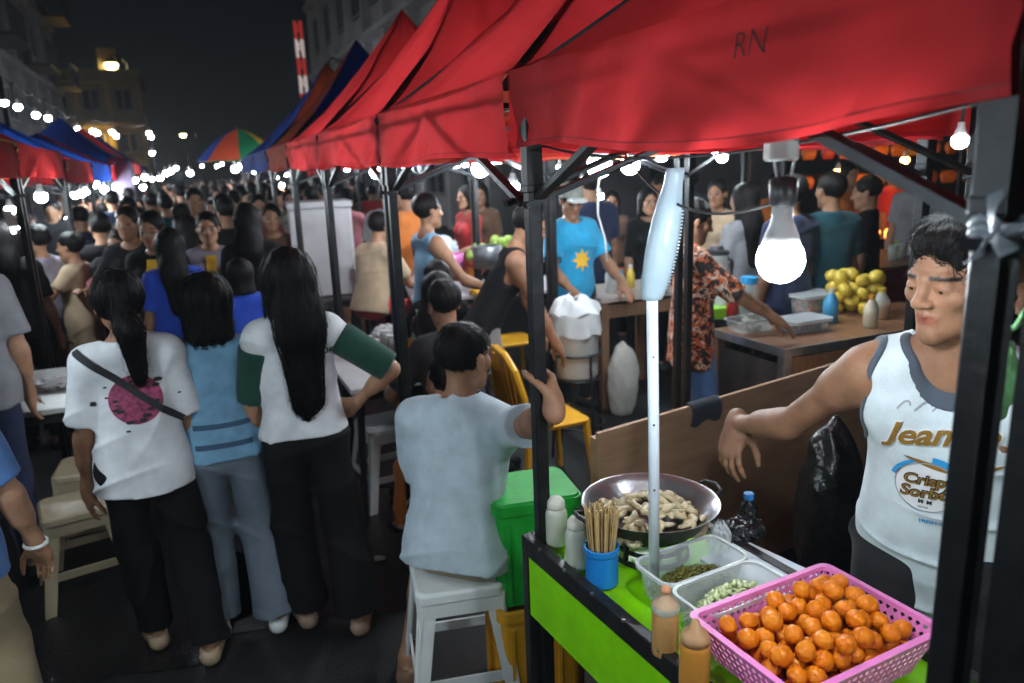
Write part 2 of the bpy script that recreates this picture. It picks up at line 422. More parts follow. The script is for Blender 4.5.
def figure(h=1.65, fem=False, fat=1., lean=0., side=0., twist=0., head=(0., 0.), lh=None, rh=None, lf=None, rf=None, seat=None, lel=(-.5, -.6, -.3), rel=(.5, -.6, -.3),
           knee=(0, 1, 0), res=.012, hair='short', hairlen=.3, top='tee', loose=.014, sleeve=.6, hem=.10, bottom='trousers', bloose=.016, flare=0., shoes=True, collar=0., lhand=None, rhand=None, face=False, wrk=.004, hd=1., legcut=None, pelvis=(0, 0), armk=1., pec=1.):
    s = h / 1.68; A = np.array; f = {}
    pz = (seat + .10 * s) if seat is not None else .93 * s
    if lf is not None or rf is not None: pz = pz
    Pv = A([pelvis[0], pelvis[1], pz])
    u = _n([math.sin(side), math.sin(lean) * math.cos(twist) , math.cos(lean) * math.cos(side)])
    x = A([math.cos(twist), math.sin(twist), 0]); x = _n(x - (x @ u) * u); y = np.cross(u, x)
    T = lambda a, b, c: Pv + (x * a + y * b + u * c) * s
    sq = (y, 1.32); W = fat
    if fem:
        torso = [P('c', T(-.062, -.01, -.01), T(.062, -.01, -.01), .098 * s * W, k=.05, sq=sq), P('c', T(0, 0, .12), T(0, 0, .2), .104 * s * W, .104 * s * W, k=.05, sq=sq),
                 P('c', T(-.042, 0, .32), T(.042, 0, .32), .094 * s * W, k=.05, sq=sq), P('c', T(-.105, -.008, .418), T(.105, -.008, .418), .050 * s, k=.04),
                 P('e', T(-.065, .075, .31), rr=(.058 * s, .05 * s, .058 * s), k=.04), P('e', T(.065, .075, .31), rr=(.058 * s, .05 * s, .058 * s), k=.04)]
        sw = .146
    else:
        torso = [P('c', T(-.062, -.01, -.01), T(.062, -.01, -.01), .097 * s * W, k=.05, sq=sq), P('c', T(0, 0, .10), T(0, 0, .2), .116 * s * W, .120 * s * W, k=.05, sq=sq),
                 P('c', T(-.056, 0, .325), T(.056, 0, .325), .108 * s * W, k=.05, sq=sq), P('c', T(-.125, -.008, .425), T(.125, -.008, .425), .055 * s, k=.05),
                 P('e', T(-.075, .070 * pec, .345), rr=(.075 * s, .03 * s * pec, .055 * s), k=.04, frame=np.stack([x, y, u])), P('e', T(.075, .070 * pec, .345), rr=(.075 * s, .03 * s * pec, .055 * s), k=.04, frame=np.stack([x, y, u]))]
        sw = .166
    nb = T(0, -.012, .485)
    # head frame
    hy_, hp_ = head; f2 = _n([y[0], y[1], 0]) if abs(y[2]) < .9 else A([0, 1., 0]); r2 = A([f2[1], -f2[0], 0])
    hf = _n(f2 * math.cos(hy_) * math.cos(hp_) - r2 * math.sin(hy_) * math.cos(hp_) + A([0, 0, math.sin(hp_)]))
    hx = _n(np.cross(hf, A([0, 0, 1.]))); hu = np.cross(hx, hf)
    hs = (s ** .5) * (.96 if fem else 1.) * hd
    hc = nb + _n(u * .75 + A([0, 0, .25])) * .155 * s + hf * .02
    Hd = lambda a, b, c: hc + (hx * a + hf * b + hu * c) * hs
    fr = np.stack([hx, hf, hu]); E = lambda a, r, **k: P('e', Hd(*a), rr=tuple(q * hs for q in r), frame=fr, **k)
    C = lambda a, b, r, r2=None, **k: P('c', Hd(*a), Hd(*b), r * hs, (r if r2 is None else r2) * hs, **k)
    hd_ = [E((0, -.014, .036), (.073, .093, .084), k=.03), E((0, .026, -.026), (.056, .061, .084), k=.03), C((-.042, .01, -.060), (-.007, .066, -.094), .020, .020, k=.025), C((.042, .01, -.060), (.007, .066, -.094), .020, .020, k=.025),
           E((-.043, .056, -.018), (.021, .02, .018), k=.02), E((.043, .056, -.018), (.021, .02, .018), k=.02),
           C((-.036, .073, .023), (0, .083, .020), .0105, k=.012), C((.036, .073, .023), (0, .083, .020), .0105, k=.012)]
    if face:
        hd_ += [P('e', Hd(sx * .032, .092, .003), rr=(.019 * hs, .013 * hs, .0115 * hs), frame=fr, k=.012, op='s') for sx in (-1, 1)]
        hd_ += [E((sx * .032, .0715, .003), (.0175, .0155, .0125), k=.005) for sx in (-1, 1)]
        hd_ += [P('e', Hd(sx * .0325, .091, -.0022), rr=(.0128 * hs, .010 * hs, .0040 * hs), frame=fr, k=.002, op='s') for sx in (-1, 1)]
    hd_ += [C((0, .083, .013), (0, .104, -.021), .0085, .0105, k=.012), E((0, .105, -.025), (.0115, .0115, .0098), k=.008), E((-.0135, .094, -.028), (.0088, .0105, .008), k=.007), E((.0135, .094, -.028), (.0088, .0105, .008), k=.007),
            C((-.021, .077, -.0570), (0, .0855, -.0535), .0048, .0064, k=.007), C((.021, .077, -.0570), (0, .0855, -.0535), .0048, .0064, k=.007), C((-.013, .0785, -.0660), (.013, .0785, -.0660), .0072, k=.008),
            E((-.077, -.006, -.006), (.009, .019, .031), k=.006), E((.077, -.006, -.006), (.009, .019, .031), k=.006)]
    if face:
        hd_ += [P('e', Hd(sx * .008, .103, -.036), rr=(.004 * hs, .005 * hs, .004 * hs), frame=fr, k=.003, op='s') for sx in (-1, 1)]
        hd_ += [P('c', Hd(-.023, .0860, -.0600), Hd(.023, .0860, -.0600), .0020 * hs, k=.003, op='s')]
        hd_ += [P('e', Hd(sx * .086, .0, -.004), rr=(.006 * hs, .011 * hs, .018 * hs), frame=fr, k=.004, op='s') for sx in (-1, 1)]
    neck = [P('c', nb - u * .05 * s, Hd(0, -.018, -.055), (.053) * s * (.86 if fem else 1), .046 * s * (.86 if fem else 1), k=.03)]
    trap = [P('c', T(0, -.02, .485), T(sx * .12, -.015, .44), .042 * s, .045 * s, k=.04) for sx in (-1, 1)]
    # arms
    g = (.86 if fem else 1.) * armk
    arms = {}; l1, l2 = .285 * s, .245 * s
    for nm, sx, tg, hint, hp in (('l', -1, lh, lel, lhand), ('r', 1, rh, rel, rhand)):
        sh = T(sx * sw, -.005, .415)
        tgt = A(tg, float) if tg is not None else sh + A([sx * .055, .07, -.52]) * s
        el, wr_ = ik(sh, tgt, l1, l2, hint)
        fa = _n(wr_ - el)
        hp = dict(hp or {})
        d = hp.pop('d', fa); pn = hp.pop('pn', _n(np.cross(fa, [0, 1, 0]) * (1 if sx > 0 else -1)) if tg is None else A([0, 0, -1.])); sd = hp.pop('sd', A([0, 1., .3]) if tg is None else A([-sx, 0, .2]))
        if abs(_n(pn) @ _n(d)) > .95: pn = A([-sx, .2, 0])
        arms[nm] = dict(sh=sh, el=el, wr=wr_, up=[P('c', sh, sh + (el - sh) * .25, .054 * s * g, .05 * s * g, k=.04), P('c', sh, el, .047 * s * g, .037 * s * g, k=.04)],
                        lo=[P('c', el, wr_, .037 * s * g, .0255 * s * g, k=.02), P('c', el + fa * .03 * s, el + fa * .11 * s, .040 * s * g, .036 * s * g, k=.03)],
                        hand=hand_prims(wr_, d, pn, sd, s=s * (.92 if fem else 1.) * 1.02, coarse=res > .007, **hp))
    # legs
    legs = {}; L1, L2 = .425 * s, .42 * s
    for nm, sx, tg in (('l', -1, lf), ('r', 1, rf)):
        hj = Pv + (x * sx * .088 - u * (.02 if seat is None else .0)) * s
        an = A(tg, float) if tg is not None else A([hj[0] + sx * .015, hj[1] - .01, .08 * s])
        kn, an = ik(hj, an, L1, L2, knee)
        fd = _n([f2[0] * 1 + sx * r2[0] * .22, f2[1] + sx * r2[1] * .22, 0])
        if np.linalg.norm(an - hj) > .1 and an[2] < hj[2] - .1: pass
        w2 = W ** .7
        legs[nm] = dict(hj=hj, kn=kn, an=an, fd=fd, th=[P('c', hj, kn, .076 * s * w2, .051 * s * w2, k=.03)], ca=[P('c', kn, an, .053 * s, .036 * s, k=.02), P('c', kn + (an - kn) * .12 - fd * .016, kn + (an - kn) * .42 - fd * .018, .050 * s, .046 * s, k=.03)],
                        ft=[P('c', an + A([0, 0, -.045 * s]) - fd * .045 * s, an + A([0, 0, -.052 * s]) + fd * .13 * s, .034 * s, .027 * s, k=.02), P('c', an, an + A([0, 0, -.04 * s]) + fd * .06 * s, .034 * s, .03 * s, k=.03)])
    body = torso + trap + neck + hd_
    for nm in 'lr':
        body += arms[nm]['up'] + arms[nm]['lo'] + legs[nm]['th'] + legs[nm]['ca'] + legs[nm]['ft'] + arms[nm]['hand']
    F = dict(body=body, arms=arms, legs=legs, Hd=Hd, fr=fr, hc=hc, hs=hs, T=T, x=x, y=y, u=u, s=s, Pv=Pv, nb=nb, torso=torso, trap=trap)
    # ---- clothes as lists of primitives (+ fold function)
    cl = {}
    lo = loose; ti = min(lo, .007) if top == 'tank' else lo
    if top:
        tp = [q.grow(ti) for q in torso] + [q.grow(ti * .6) for q in trap]
        hr = (.155 if not fem else .160) * s * W
        if top == 'dress':
            tp += [P('c', T(0, 0, .15), T(0, 0, .05), .13 * s + lo, .15 * s + lo, k=.06, sq=sq)]
            tp += [P('c', T(sx * .05, 0, .02), T(sx * (.05 + flare), 0, -hem / s), .104 * s + lo, .106 * s + lo + flare, k=.06, sq=(y, 1.15)) for sx in (-1, 1)]
        else:
            tp += [P('c', T(sx * .045, 0, .24), T(sx * .06, -.008, -hem / s - .05), .090 * s * W + lo, .115 * s * W + lo * 1.2 + .004, k=.06, sq=(y, 1.25)) for sx in (-1, 1)]
        for nm in 'lr':
            a = arms[nm]; ax = _n(a['el'] - a['sh'])
            if sleeve > 0:
                fr_ = min(sleeve, 1.); e = a['sh'] + (a['el'] - a['sh']) * fr_
                tp += [P('c', a['sh'] - ax * .01, e + ax * .02, .053 * s * g + lo * .7, (.047 if fr_ < .9 else .040) * s * g + lo * 1.2, k=.035, cut=[(e, ax)] if sleeve < 1 else None)]
                if sleeve > 1:
                    bx = _n(a['wr'] - a['el']); e2 = a['el'] + (a['wr'] - a['el']) * min(sleeve - 1, .96)
                    tp += [P('c', a['el'], e2 + bx * .02, .042 * s * g + lo * 1.2, .032 * s * g + lo, k=.03, cut=[(e2, bx)])]
        if top == 'tank':
            for nm, sx in (('l', -1), ('r', 1)):
                a = arms[nm]['sh']
                tp += [P('c', a + x * sx * .055 * s + u * .12, a + x * sx * .03 * s - u * .10 * s + y * .0, .085 * s, .055 * s, k=.012, op='s')]
            tp += [P('c', nb + y * .05 * s + u * .02, nb + y * .15 * s - u * .02 * s, .066 * s, .075 * s, k=.01, op='s'), P('e', nb + u * .05 * s, rr=(.09 * s, .12 * s, .085 * s), frame=np.stack([x, y, u]), k=.01, op='s')]
        else:
            tp += [P('e', nb + y * .03 * s + u * (.045 - collar) * s, rr=(.082 * s, .095 * s, .062 * s), frame=np.stack([x, y, u]), k=.008, op='s')]
        hp_pt = T(0, 0, -hem / s)
        tp += [P('p', hp_pt, -(u * .9 + A([0, 0, .1])), k=.006, op='i')] if top != 'dress' else [P('p', A([0, 0, Pv[2] - hem]), A([0, 0, -1.]), k=.004, op='i')]
        cl['top'] = tp
    if bottom:
        b = [torso[0].grow(bloose*.6), P('c', T(0, 0, .02), T(0, 0, .09), .112 * s * W + bloose, .110 * s * W + bloose * .6, k=.05, sq=sq)]
        if bottom in ('trousers', 'shorts'):
            for nm in 'lr':
                l = legs[nm]; ax = _n(l['an'] - l['kn']); at_ = _n(l['kn'] - l['hj'])
                if bottom == 'shorts':
                    fr_ = legcut or .72; e = l['hj'] + (l['kn'] - l['hj']) * fr_
                    b += [P('c', l['hj'], e + at_ * .03, .086 * s * W ** .7 + bloose, .075 * s + bloose * 1.6, k=.04, cut=[(e, at_)])]
                else:
                    e = l['an'] - ax * .01
                    b += [P('c', l['hj'], l['kn'], .076 * s * W ** .7 + bloose, .056 * s + bloose + flare * .35, k=.04), P('c', l['kn'], e + ax * .03, .056 * s + bloose + flare * .35, .040 * s + bloose + flare, k=.03, cut=[(e, ax)])]
        elif bottom == 'skirt':
            e = A([0, 0, Pv[2] - (legcut or .5)]); b += [P('c', T(0, 0, 0), A([Pv[0], Pv[1], e[2] - .03]), .15 * s + bloose, .17 * s + bloose + flare, k=.05, sq=(y, 1.2), cut=[(e, A([0, 0, -1.]))])]
        b += [P('p', T(0, 0, .085), u, k=.004, op='i')]
        cl['bottom'] = b
    if shoes:
        cl['shoe'] = [[q.grow(.009 * s) for q in legs[nm]['ft'][:1]] + [legs[nm]['ft'][1].grow(.009 * s), P('p', A([0, 0, legs[nm]['an'][2] - .012]), A([0, 0, 1.]), k=.004, op='i'), P('p', A([0, 0, legs[nm]['an'][2] - .08 * s + .002]), A([0, 0, -1.]), k=.002, op='i')] for nm in 'lr']
    F['cl'] = cl
    # ---- hair
    hr = []
    if hair:
        cap = [E((0, -.020, .040), (.083, .098, .092), k=.02)]
        cutf = [P('e', Hd(0, .095, -.030), rr=(.070 * hs, .070 * hs, .094 * hs), frame=fr, k=.012, op='s')]
        if hair in ('short', 'crop', 'tall'):
            if hair == 'crop': cap = [E((0, -.016, .038), (.0765, .096, .0865), k=.02)]
            if hair == 'tall': cutf = [P('e', Hd(0, .100, -.026), rr=(.068 * hs, .070 * hs, .102 * hs), frame=fr, k=.012, op='s')]
            if hair == 'tall': cap = [E((0, -.018, .038), (.079, .096, .090), k=.02), E((0, .030, .092), (.056, .060, .036), k=.03), E((-.02, -.03, .092), (.06, .06, .033), k=.03)]
            hr = cap + cutf + [P('p', Hd(0, -.06, -.074), -(hu * .82 + hf * .1), k=.006, op='i')] + [P('c', Hd(sx * .085, -.002, -.085), Hd(sx * .085, -.002, -.004), .024 * hs, k=.006, op='s') for sx in (-1, 1)] + [P('c', Hd(sx * .085, .055, -.085), Hd(sx * .085, .045, -.01), .034 * hs, k=.01, op='s') for sx in (-1, 1)]
        else:
            bk = -hf
            if hair == 'long':
                e = hc + (bk * .115 - A([0, 0, 1.]) * hairlen) * s
                hr = cap + [P('c', Hd(0, -.045, .02), hc + bk * .105 * s - A([0, 0, .19]) * s, .082 * hs, .080 * s, k=.05, sq=(hf, 1.25)), P('c', hc + bk * .10 * s - A([0, 0, .15]) * s, e, .085 * s, .055 * s, k=.05, sq=(hf, 1.9))] + [P('c', Hd(sx * .066, -.01, .0), Hd(sx * .072, -.015, -.14), .028 * hs, .022 * hs, k=.03) for sx in (-1, 1)] + cutf
            elif hair == 'bob':
                hr = cap + [P('c', Hd(0, -.03, .02), Hd(0, -.04, -.12), .084 * hs, .088 * hs, k=.04, sq=(hf, 1.05))] + cutf + [P('p', Hd(0, -.03, -hairlen * .6), -hu, k=.02, op='i')]
            elif hair == 'pony':
                e = Hd(.03, -.125, -.05) - A([0, 0, 1.]) * hairlen * s
                hr = cap + cutf + [P('p', Hd(0, -.06, -.07), -hu, k=.01, op='i'), P('c', Hd(0, -.10, -.01), Hd(.02, -.135, -.08), .030 * hs, .036 * hs, k=.02), P('c', Hd(.02, -.135, -.08), e, .038 * hs, .018 * hs, k=.03)] + [P('c', Hd(sx * .088, .02, -.085), Hd(sx * .088, .005, -.01), .030 * hs, k=.01, op='s') for sx in (-1, 1)]
            elif hair == 'bun':
                hr = cap + cutf + [P('p', Hd(0, -.06, -.06), -hu, k=.01, op='i'), E((0, -.10, .07), (.038, .038, .036), k=.02)]
    F['hair'] = hr
    return F

def skin_mat(name, col):
    if name in _mats: return _mats[name]
    m = M(name, col, rough=.52, var=.16, vscale=22, bump=.16, bscale=260, sss=.08, spec=.32)
    nt = m.node_tree; nd = nt.nodes; lk = nt.links; b = nd['Principled BSDF']
    src = b.inputs['Base Color'].links[0].from_socket
    at_ = nd.new('ShaderNodeAttribute'); at_.attribute_name = 'mask'; sp = nd.new('ShaderNodeSeparateColor'); lk.new(at_.outputs['Color'], sp.inputs[0])
    for ch, c in (('Red', (col[0] * .85, col[1] * .45, col[2] * .5)), ('Green', (.012, .009, .008))):
        mx = nd.new('ShaderNodeMix'); mx.data_type = 'RGBA'; lk.new(sp.outputs[ch], mx.inputs['Factor']); lk.new(src, mx.inputs['A']); mx.inputs['B'].default_value = (*c, 1); src = mx.outputs['Result']
    lk.new(src, b.inputs['Base Color'])
    return m
SKIN = [skin_mat('skin_tan', (.36, .19, .115)), skin_mat('skin_brown', (.26, .13, .075)), skin_mat('skin_light', (.46, .27, .18))]
def strands(hair, F, n=700, L=(.10, .20), lift=.006, short=False, seed=1):
    """fine locks laid over a head of hair and joined to its mesh"""
    r_ = random.Random(seed); me = hair.data.copy(); hair.data = me
    b = bmesh.new(); b.from_mesh(me); tree = BVHTree.FromBMesh(b); b.verts.ensure_lookup_table()
    crown = Vector(F['Hd'](.01, -.045, .12)); vs0 = [v.co.copy() for v in b.verts]; hs = F['hs']; back = -Vector(F['fr'][1])
    ztop = max(v.z for v in vs0); zlo = min(v.z for v in vs0)
    for i in range(n):
        p = r_.choice(vs0)
        if not short and r_.random() < .7: p = r_.choice([q for q in (r_.choice(vs0) for _ in range(4))])
        ln = r_.uniform(*L); st = max(5, int(ln / .014)); w = r_.uniform(.0006, .0016); fly = 2.6 if r_.random() < .12 else 1.; pts = []; kick = Vector((r_.uniform(-1, 1), r_.uniform(-1, 1), r_.uniform(-.3, .6))) * (.5 if short else .12)
        for k in range(st + 1):
            h = tree.find_nearest(p)
            if h[0] is None: break
            nrm = h[1]; t = k / st
            off = .0008 + lift * (t ** 2 if short else (.35 + .65 * abs(math.sin(i * 1.7 + t * 3)))) * r_.uniform(.6, 1.1) * (1 + (fly - 1) * t)
            pts.append((h[0] + nrm * off, nrm))
            flow = (h[0] - crown); flow = flow.normalized() * (1.0 if h[0].z > crown.z - .09 else .1) + Vector((0, 0, -1)) * (.5 if short else 1.0) + kick
            tg = flow - nrm * flow.dot(nrm)
            if tg.length < 1e-4: break
            p = h[0] + tg.normalized() * (ln / st)
            if p.z < zlo - .02: break
        if len(pts) < 3: continue
        prev = None
        for k, (q, nrm) in enumerate(pts):
            d = (pts[min(k + 1, len(pts) - 1)][0] - pts[max(k - 1, 0)][0]); s_ = d.cross(nrm)
            s_ = s_.normalized() * w * (1 - .85 * k / (len(pts) - 1)) if s_.length > 1e-6 else Vector((w, 0, 0))
            row = (b.verts.new(q - s_), b.verts.new(q + nrm * w * .8), b.verts.new(q + s_))
            if prev:
                for a_ in (0, 1): f_ = b.faces.new((prev[a_], row[a_], row[a_ + 1], prev[a_ + 1])); f_.smooth = True
            prev = row
    b.to_mesh(me); b.free()
HAIR = M('hair_black', (.006, .005, .005), rough=.45, var=.3, vscale=30, bump=.35, bscale=130, stretch=(6, 6, .6), spec=.12)
_pc = {}
def face_mask(F, eyes):
    fr = F['fr']; hc = F['hc']; hs = F['hs']
    def fn(V):
        q = (V - hc) @ fr.T / hs; X, Y, Zq = np.abs(q[:, 0]), q[:, 1], q[:, 2]
        lips = ((X / .025) ** 2 + ((Zq + .0600) / .0125) ** 2 < 1) & (Y > .075)
        brow = (np.abs(Zq - .0245 - (X - .03) * .06 + np.clip(X - .042, 0, 1) * .5) < .0040) & (X > .013) & (X < .054) & (Y > .05)
        ey = ((X - .032) ** 2 / .016 ** 2 + (Zq - .002) ** 2 / .0075 ** 2 < 1) & (Y > .05) if eyes else np.zeros(len(V), bool)
        o = np.zeros((len(V), 3)); o[lips, 0] = .75; o[brow | ey, 1] = 1.
        if not eyes: ch = (X < .016) & (Zq < -.084) & (Y > .06); o[ch, 1] = .15
        return o
    return fn
def person(loc, yaw, geo, mats, label, group=None, extra_fn=None):
    """body = one closed mesh; hair, clothes and shoes are its children"""
    key = repr(sorted(geo.items(), key=lambda t: t[0]))
    res = geo.get('res', .012)
    if key not in _pc:
        F = figure(**geo); wk = geo.get('wrk', .004); sd = rng.uniform(0, 6)
        L = [('person', mesh_of(F['body'], res, 'person_body', SKIN[0], attr=face_mask(F, not geo.get('face'))), 'skin')]
        if F['hair']: L.append(('hair', mesh_of(F['hair'], min(res, .012), 'hair', HAIR, extra=lambda D, X: D + (.0012 * np.sin(X[:, 0] * 210 + 4 * np.sin(X[:, 2] * 11)) + .0012 * np.sin(X[:, 1] * 190 + 3 * np.sin(X[:, 2] * 13)) + .003 * np.sin(X[:, 0] * 43 + X[:, 2] * 17) * np.sin(X[:, 1] * 37)).astype(F32)), 'hair'))
        if 'top' in F['cl']: L.append(({'dress': 'dress', 'tank': 'tank_top'}.get(geo.get('top'), 'shirt'), mesh_of(F['cl']['top'], res, 'shirt', SKIN[0], extra=lambda D, X: D + wr(X, wk, seed=sd)), 'top'))
        if 'bottom' in F['cl']: L.append(({'skirt': 'skirt', 'shorts': 'shorts'}.get(geo.get('bottom'), 'trousers'), mesh_of(F['cl']['bottom'], res, 'trousers', SKIN[0], extra=lambda D, X: D + wr(X, wk * 1.1, 6., 11., seed=sd + 2)), 'bottom'))
        for q in F['cl'].get('shoe', []): L.append(('shoe', mesh_of(q, min(res, .012), 'shoe', SKIN[0]), 'shoe'))
        _pc[key] = (L, F)
    L, F = _pc[key]
    root = None; kids = {}
    for nm, me, sl in L:
        o = bpy.data.objects.new(nm, me); COL.objects.link(o)
        o.material_slots[0].link = 'OBJECT'
        o.material_slots[0].material = mats.get(sl) or {'skin': SKIN[1], 'hair': HAIR, 'top': CL['black'], 'bottom': CL['black'], 'shoe': CL['black']}[sl]
        if root is None:
            root = o; o.location = loc; o.rotation_euler = (0, 0, yaw); tag(o, label, 'person', group)
        else: o.parent = root
        kids.setdefault(sl, o)
    return root, kids, F
def cloth(name, col, **k):
    kw = dict(rough=.85, var=.12, vscale=14, bump=.25, bscale=420, sheen=.15, spec=.2); kw.update(k)
    return M('cloth_' + name, col, **kw)
CL = dict(black=cloth('black', (.006, .006, .0075), sheen=0), white=cloth('white', (.62, .63, .66)), blue=cloth('blue', (.08, .18, .42)), denim=cloth('denim', (.16, .22, .30)), grey=cloth('grey', (.22, .22, .24)),
          charcoal=cloth('charcoal', (.020, .020, .023), sheen=.05), navy=cloth('navy', (.015, .022, .06)), beige=cloth('beige', (.45, .33, .22)), pink=cloth('pink', (.5, .17, .2)), red=cloth('red', (.42, .03, .03)),
          orange=cloth('orange', (.55, .16, .03)), yellow=cloth('yellow', (.6, .42, .04)), magenta=cloth('magenta', (.30, .03, .16)), sky=cloth('sky', (.16, .36, .52)), green=cloth('green', (.01, .05, .035)), khaki=cloth('khaki', (.30, .23, .14)),
          royal=cloth('royal', (.02, .06, .40)), cyan=cloth('cyan', (.02, .28, .50)), stripe=M('cloth_stripe', (.5, .5, .52), rough=.85, bump=.2, bscale=300), plaid=M('cloth_plaid', (.45, .06, .05), rough=.85, bump=.2, bscale=300, col2=(.03, .03, .06), vscale=22), floral=M('cloth_floral', (.55, .45, .40), rough=.85, bump=.2, bscale=300, col2=(.10, .16, .10), vscale=26), lilac=cloth('lilac', (.30, .28, .36)), brown=cloth('brown', (.10, .05, .03)), tank=cloth('tank', (.58, .66, .70)), teal=cloth('teal', (.01, .06, .08)))

def stripes(m, c1, c2, sc):
    nt = m.node_tree; nd = nt.nodes; lk = nt.links; rp = [n for n in nd if n.type == 'VALTORGB'][0]; tc = [n for n in nd if n.type == 'TEX_COORD'][0]
    wv = nd.new('ShaderNodeTexWave'); wv.bands_direction = 'Z'; wv.inputs['Scale'].default_value = sc; lk.new(tc.outputs['Object'], wv.inputs['Vector']); lk.new(wv.outputs['Fac'], rp.inputs[0])
    rp.color_ramp.interpolation = 'CONSTANT'; rp.color_ramp.elements[0].color = (*c1, 1); rp.color_ramp.elements[1].position = .5; rp.color_ramp.elements[1].color = (*c2, 1)
stripes(CL['stripe'], (.5, .5, .52), (.03, .05, .16), 9.)
# ------------------------------------------------------------------ the setting
def W(p, **k): return Vector(p)
asph = M('asphalt', (.010, .010, .0115), rough=.5, col2=(.0055, .0055, .006), vscale=1.3, bump=.55, bscale=160, spec=.35)
g = MB(); g.grid(lambda u, v: (-150 + 300 * u, -60 + 360 * v, 0), 30, 36)
tag(g.build('ground', asph), kind='structure')
# stained worn patches lying on the street
patch = M('asphalt_patch', (.012, .012, .013), rough=.16, col2=(.006, .006, .007), vscale=3., bump=.4, bscale=120)
def blob(c, r, n=22, z=.004):
    b = MB(); c = Vector(c); vs = [c + Vector((0, 0, z))]
    for k in range(n):
        a = 2 * math.pi * k / n; q = r * (1 + .3 * noise3((3 * math.cos(a) + c.x, 3 * math.sin(a), c.y)))
        vs.append(c + Vector((q * math.cos(a), q * math.sin(a), z)))
    b.add(vs, [(0, 1 + k, 1 + (k + 1) % n) for k in range(n)]); return b
for i, (c, r) in enumerate((((-1.6, 2.9, 0), .5), ((-.9, 3.4, 0), .7), ((-1.9, 5.6, 0), .9))):
    tag(blob(c, r).build('road_patch', patch), kind='structure')

conc = M('concrete_dark', (.26, .25, .26), rough=.9, var=.3, vscale=.5, bump=.3, bscale=8)
conc2 = M('concrete_ochre', (.34, .27, .14), rough=.9, var=.25, vscale=.6, bump=.3, bscale=8)
conc3 = M('concrete_grey', (.40, .39, .40), rough=.9, var=.25, vscale=.5, bump=.3, bscale=8)
glassd = M('window_glass', (.01, .012, .016), rough=.12, var=0)
glow = M('window_lit', (.5, .5, .45), rough=.5, var=0, emit=.10, ecol=(.9, .8, .5))
frm = M('window_frame', (.20, .20, .21), rough=.6)
railm = M('railing_metal', (.06, .06, .065), rough=.5, metal=.6)
def building(name, o, u, v, L, D, H_, floors, bays, wall, label, lit=(), balcony=False, side=None):
    """o = ground corner of the facade, u along it, v into the block (u x v points up)"""
    root = empty(name, o, math.atan2(u.y, u.x), label, 'building')
    fh = H_ / floors; bw = L / bays
    w = MB(); w.box((L / 2, D / 2 + .06, H_ / 2), (L, D - .12, H_))
    for f in range(1, floors + 1): w.box((L / 2, -.12, f * fh - .12), (L + .3, .52, .24))
    for b in range(bays + 1): w.box((b * bw, -.02, H_ / 2 - .01), (.34, .40, H_ - .03))
    w.build('wall', wall, root)
    r = MB(); r.box((L / 2, D / 2, H_ + .25), (L + .5, D + .5, .5)); r.box((L * .7, D * .5, H_ + 1.3), (L * .2, D * .5, 1.6)); r.build('roof', wall, root)
    for f in range(floors):
        for b in range(bays):
            x = (b + .5) * bw; z = f * fh + fh * .52; ww = bw * .52; wh = fh * .46
            fr = MB()
            for dx in (-ww / 2, 0, ww / 2): fr.box((x + dx, -.015, z), (.09, .12, wh))
            for dz in (-wh / 2, wh / 2): fr.box((x, -.018, z + dz), (ww + .12, .14, .10))
            wn_ = fr.build('window', frm, root)
            p = MB(); p.box((x, .03, z), (ww - .02, .05, wh - .02)); p.build('pane', glow if (f, b) in lit else glassd, wn_)
            if balcony and b % 2 == 0 and f > 0:
                q = MB(); q.box((x, -.75, f * fh + .02), (bw * .8, 1.0, .14))
                for k in range(9): q.box((x - bw * .38 + k * bw * .095, -1.2, f * fh + .52), (.035, .035, .9))
                q.box((x, -1.2, f * fh + 1.0), (bw * .8, .06, .06)); q.build('balcony', railm, root)
    # end walls carry windows too
    for f in range(floors):
        for b in range(max(1, int(D // 3.5))):
            for xx, sg in ((-.0, -1), (L, 1)):
                y = 1.7 + b * 3.5; z = f * fh + fh * .52
                q = MB(); q.box((xx + sg * .03, y, z), (.10, 1.4, fh * .44)); wn_ = q.build('window', frm, root)
                q = MB(); q.box((xx + sg * .06, y, z), (.08, 1.2, fh * .36)); q.build('pane', glassd, wn_)
    return root
C0 = Vector((0, 0, 0))
b1 = C0 + S * 14 - N * 5.6
building('apartment_block', b1, S, -N, 33, 10, 19, 6, 9, conc, 'dark concrete apartment block rising over the left hand stalls', lit=((4, 5), (3, 7)), balcony=True)
b2 = C0 + S * 55 - N * 2.0
building('corner_house', b2 - N * 5.4, N, S, 5.4, 9, 7.9, 3, 3, conc2, 'ochre corner house lit by a lamp on its wall')
b3 = C0 + S * 43 + N * 7.2
building('office_block', b3, -S, N, 25, 9, 17, 5, 8, conc3, 'grey office block behind the red canopies')

# lattice mast with red and white bands
mr = M('mast_red_glow', (.45, .04, .03), rough=.5, emit=.25, ecol=(.8, .06, .05)); mw = M('mast_white_glow', (.6, .6, .6), rough=.5, emit=.35, ecol=(.9, .75, .7))  # bands glow by themselves, emission stands in for light falling on the mast
mast_p = Vector((aty(301, 60, 56).x, 56, 0))
mast = empty('radio_mast', mast_p, 0, 'slim red and white banded mast rising above the far stalls', 'mast')
for k in range(10):
    z0, z1 = k * 1.2, k * 1.2 + 1.2; q = MB()
    for sx, sy in ((-1, -1), (1, -1), (1, 1), (-1, 1)): q.bar((sx * .2, sy * .2, z0), (sx * .2, sy * .2, z1), .09)
    for a, b in (((-1, -1), (1, -1)), ((1, -1), (1, 1)), ((1, 1), (-1, 1)), ((-1, 1), (-1, -1))): q.bar((a[0] * .2, a[1] * .2, z0), (b[0] * .2, b[1] * .2, z1), .05)
    q.build('mast_section', mr if k % 2 else mw, mast)

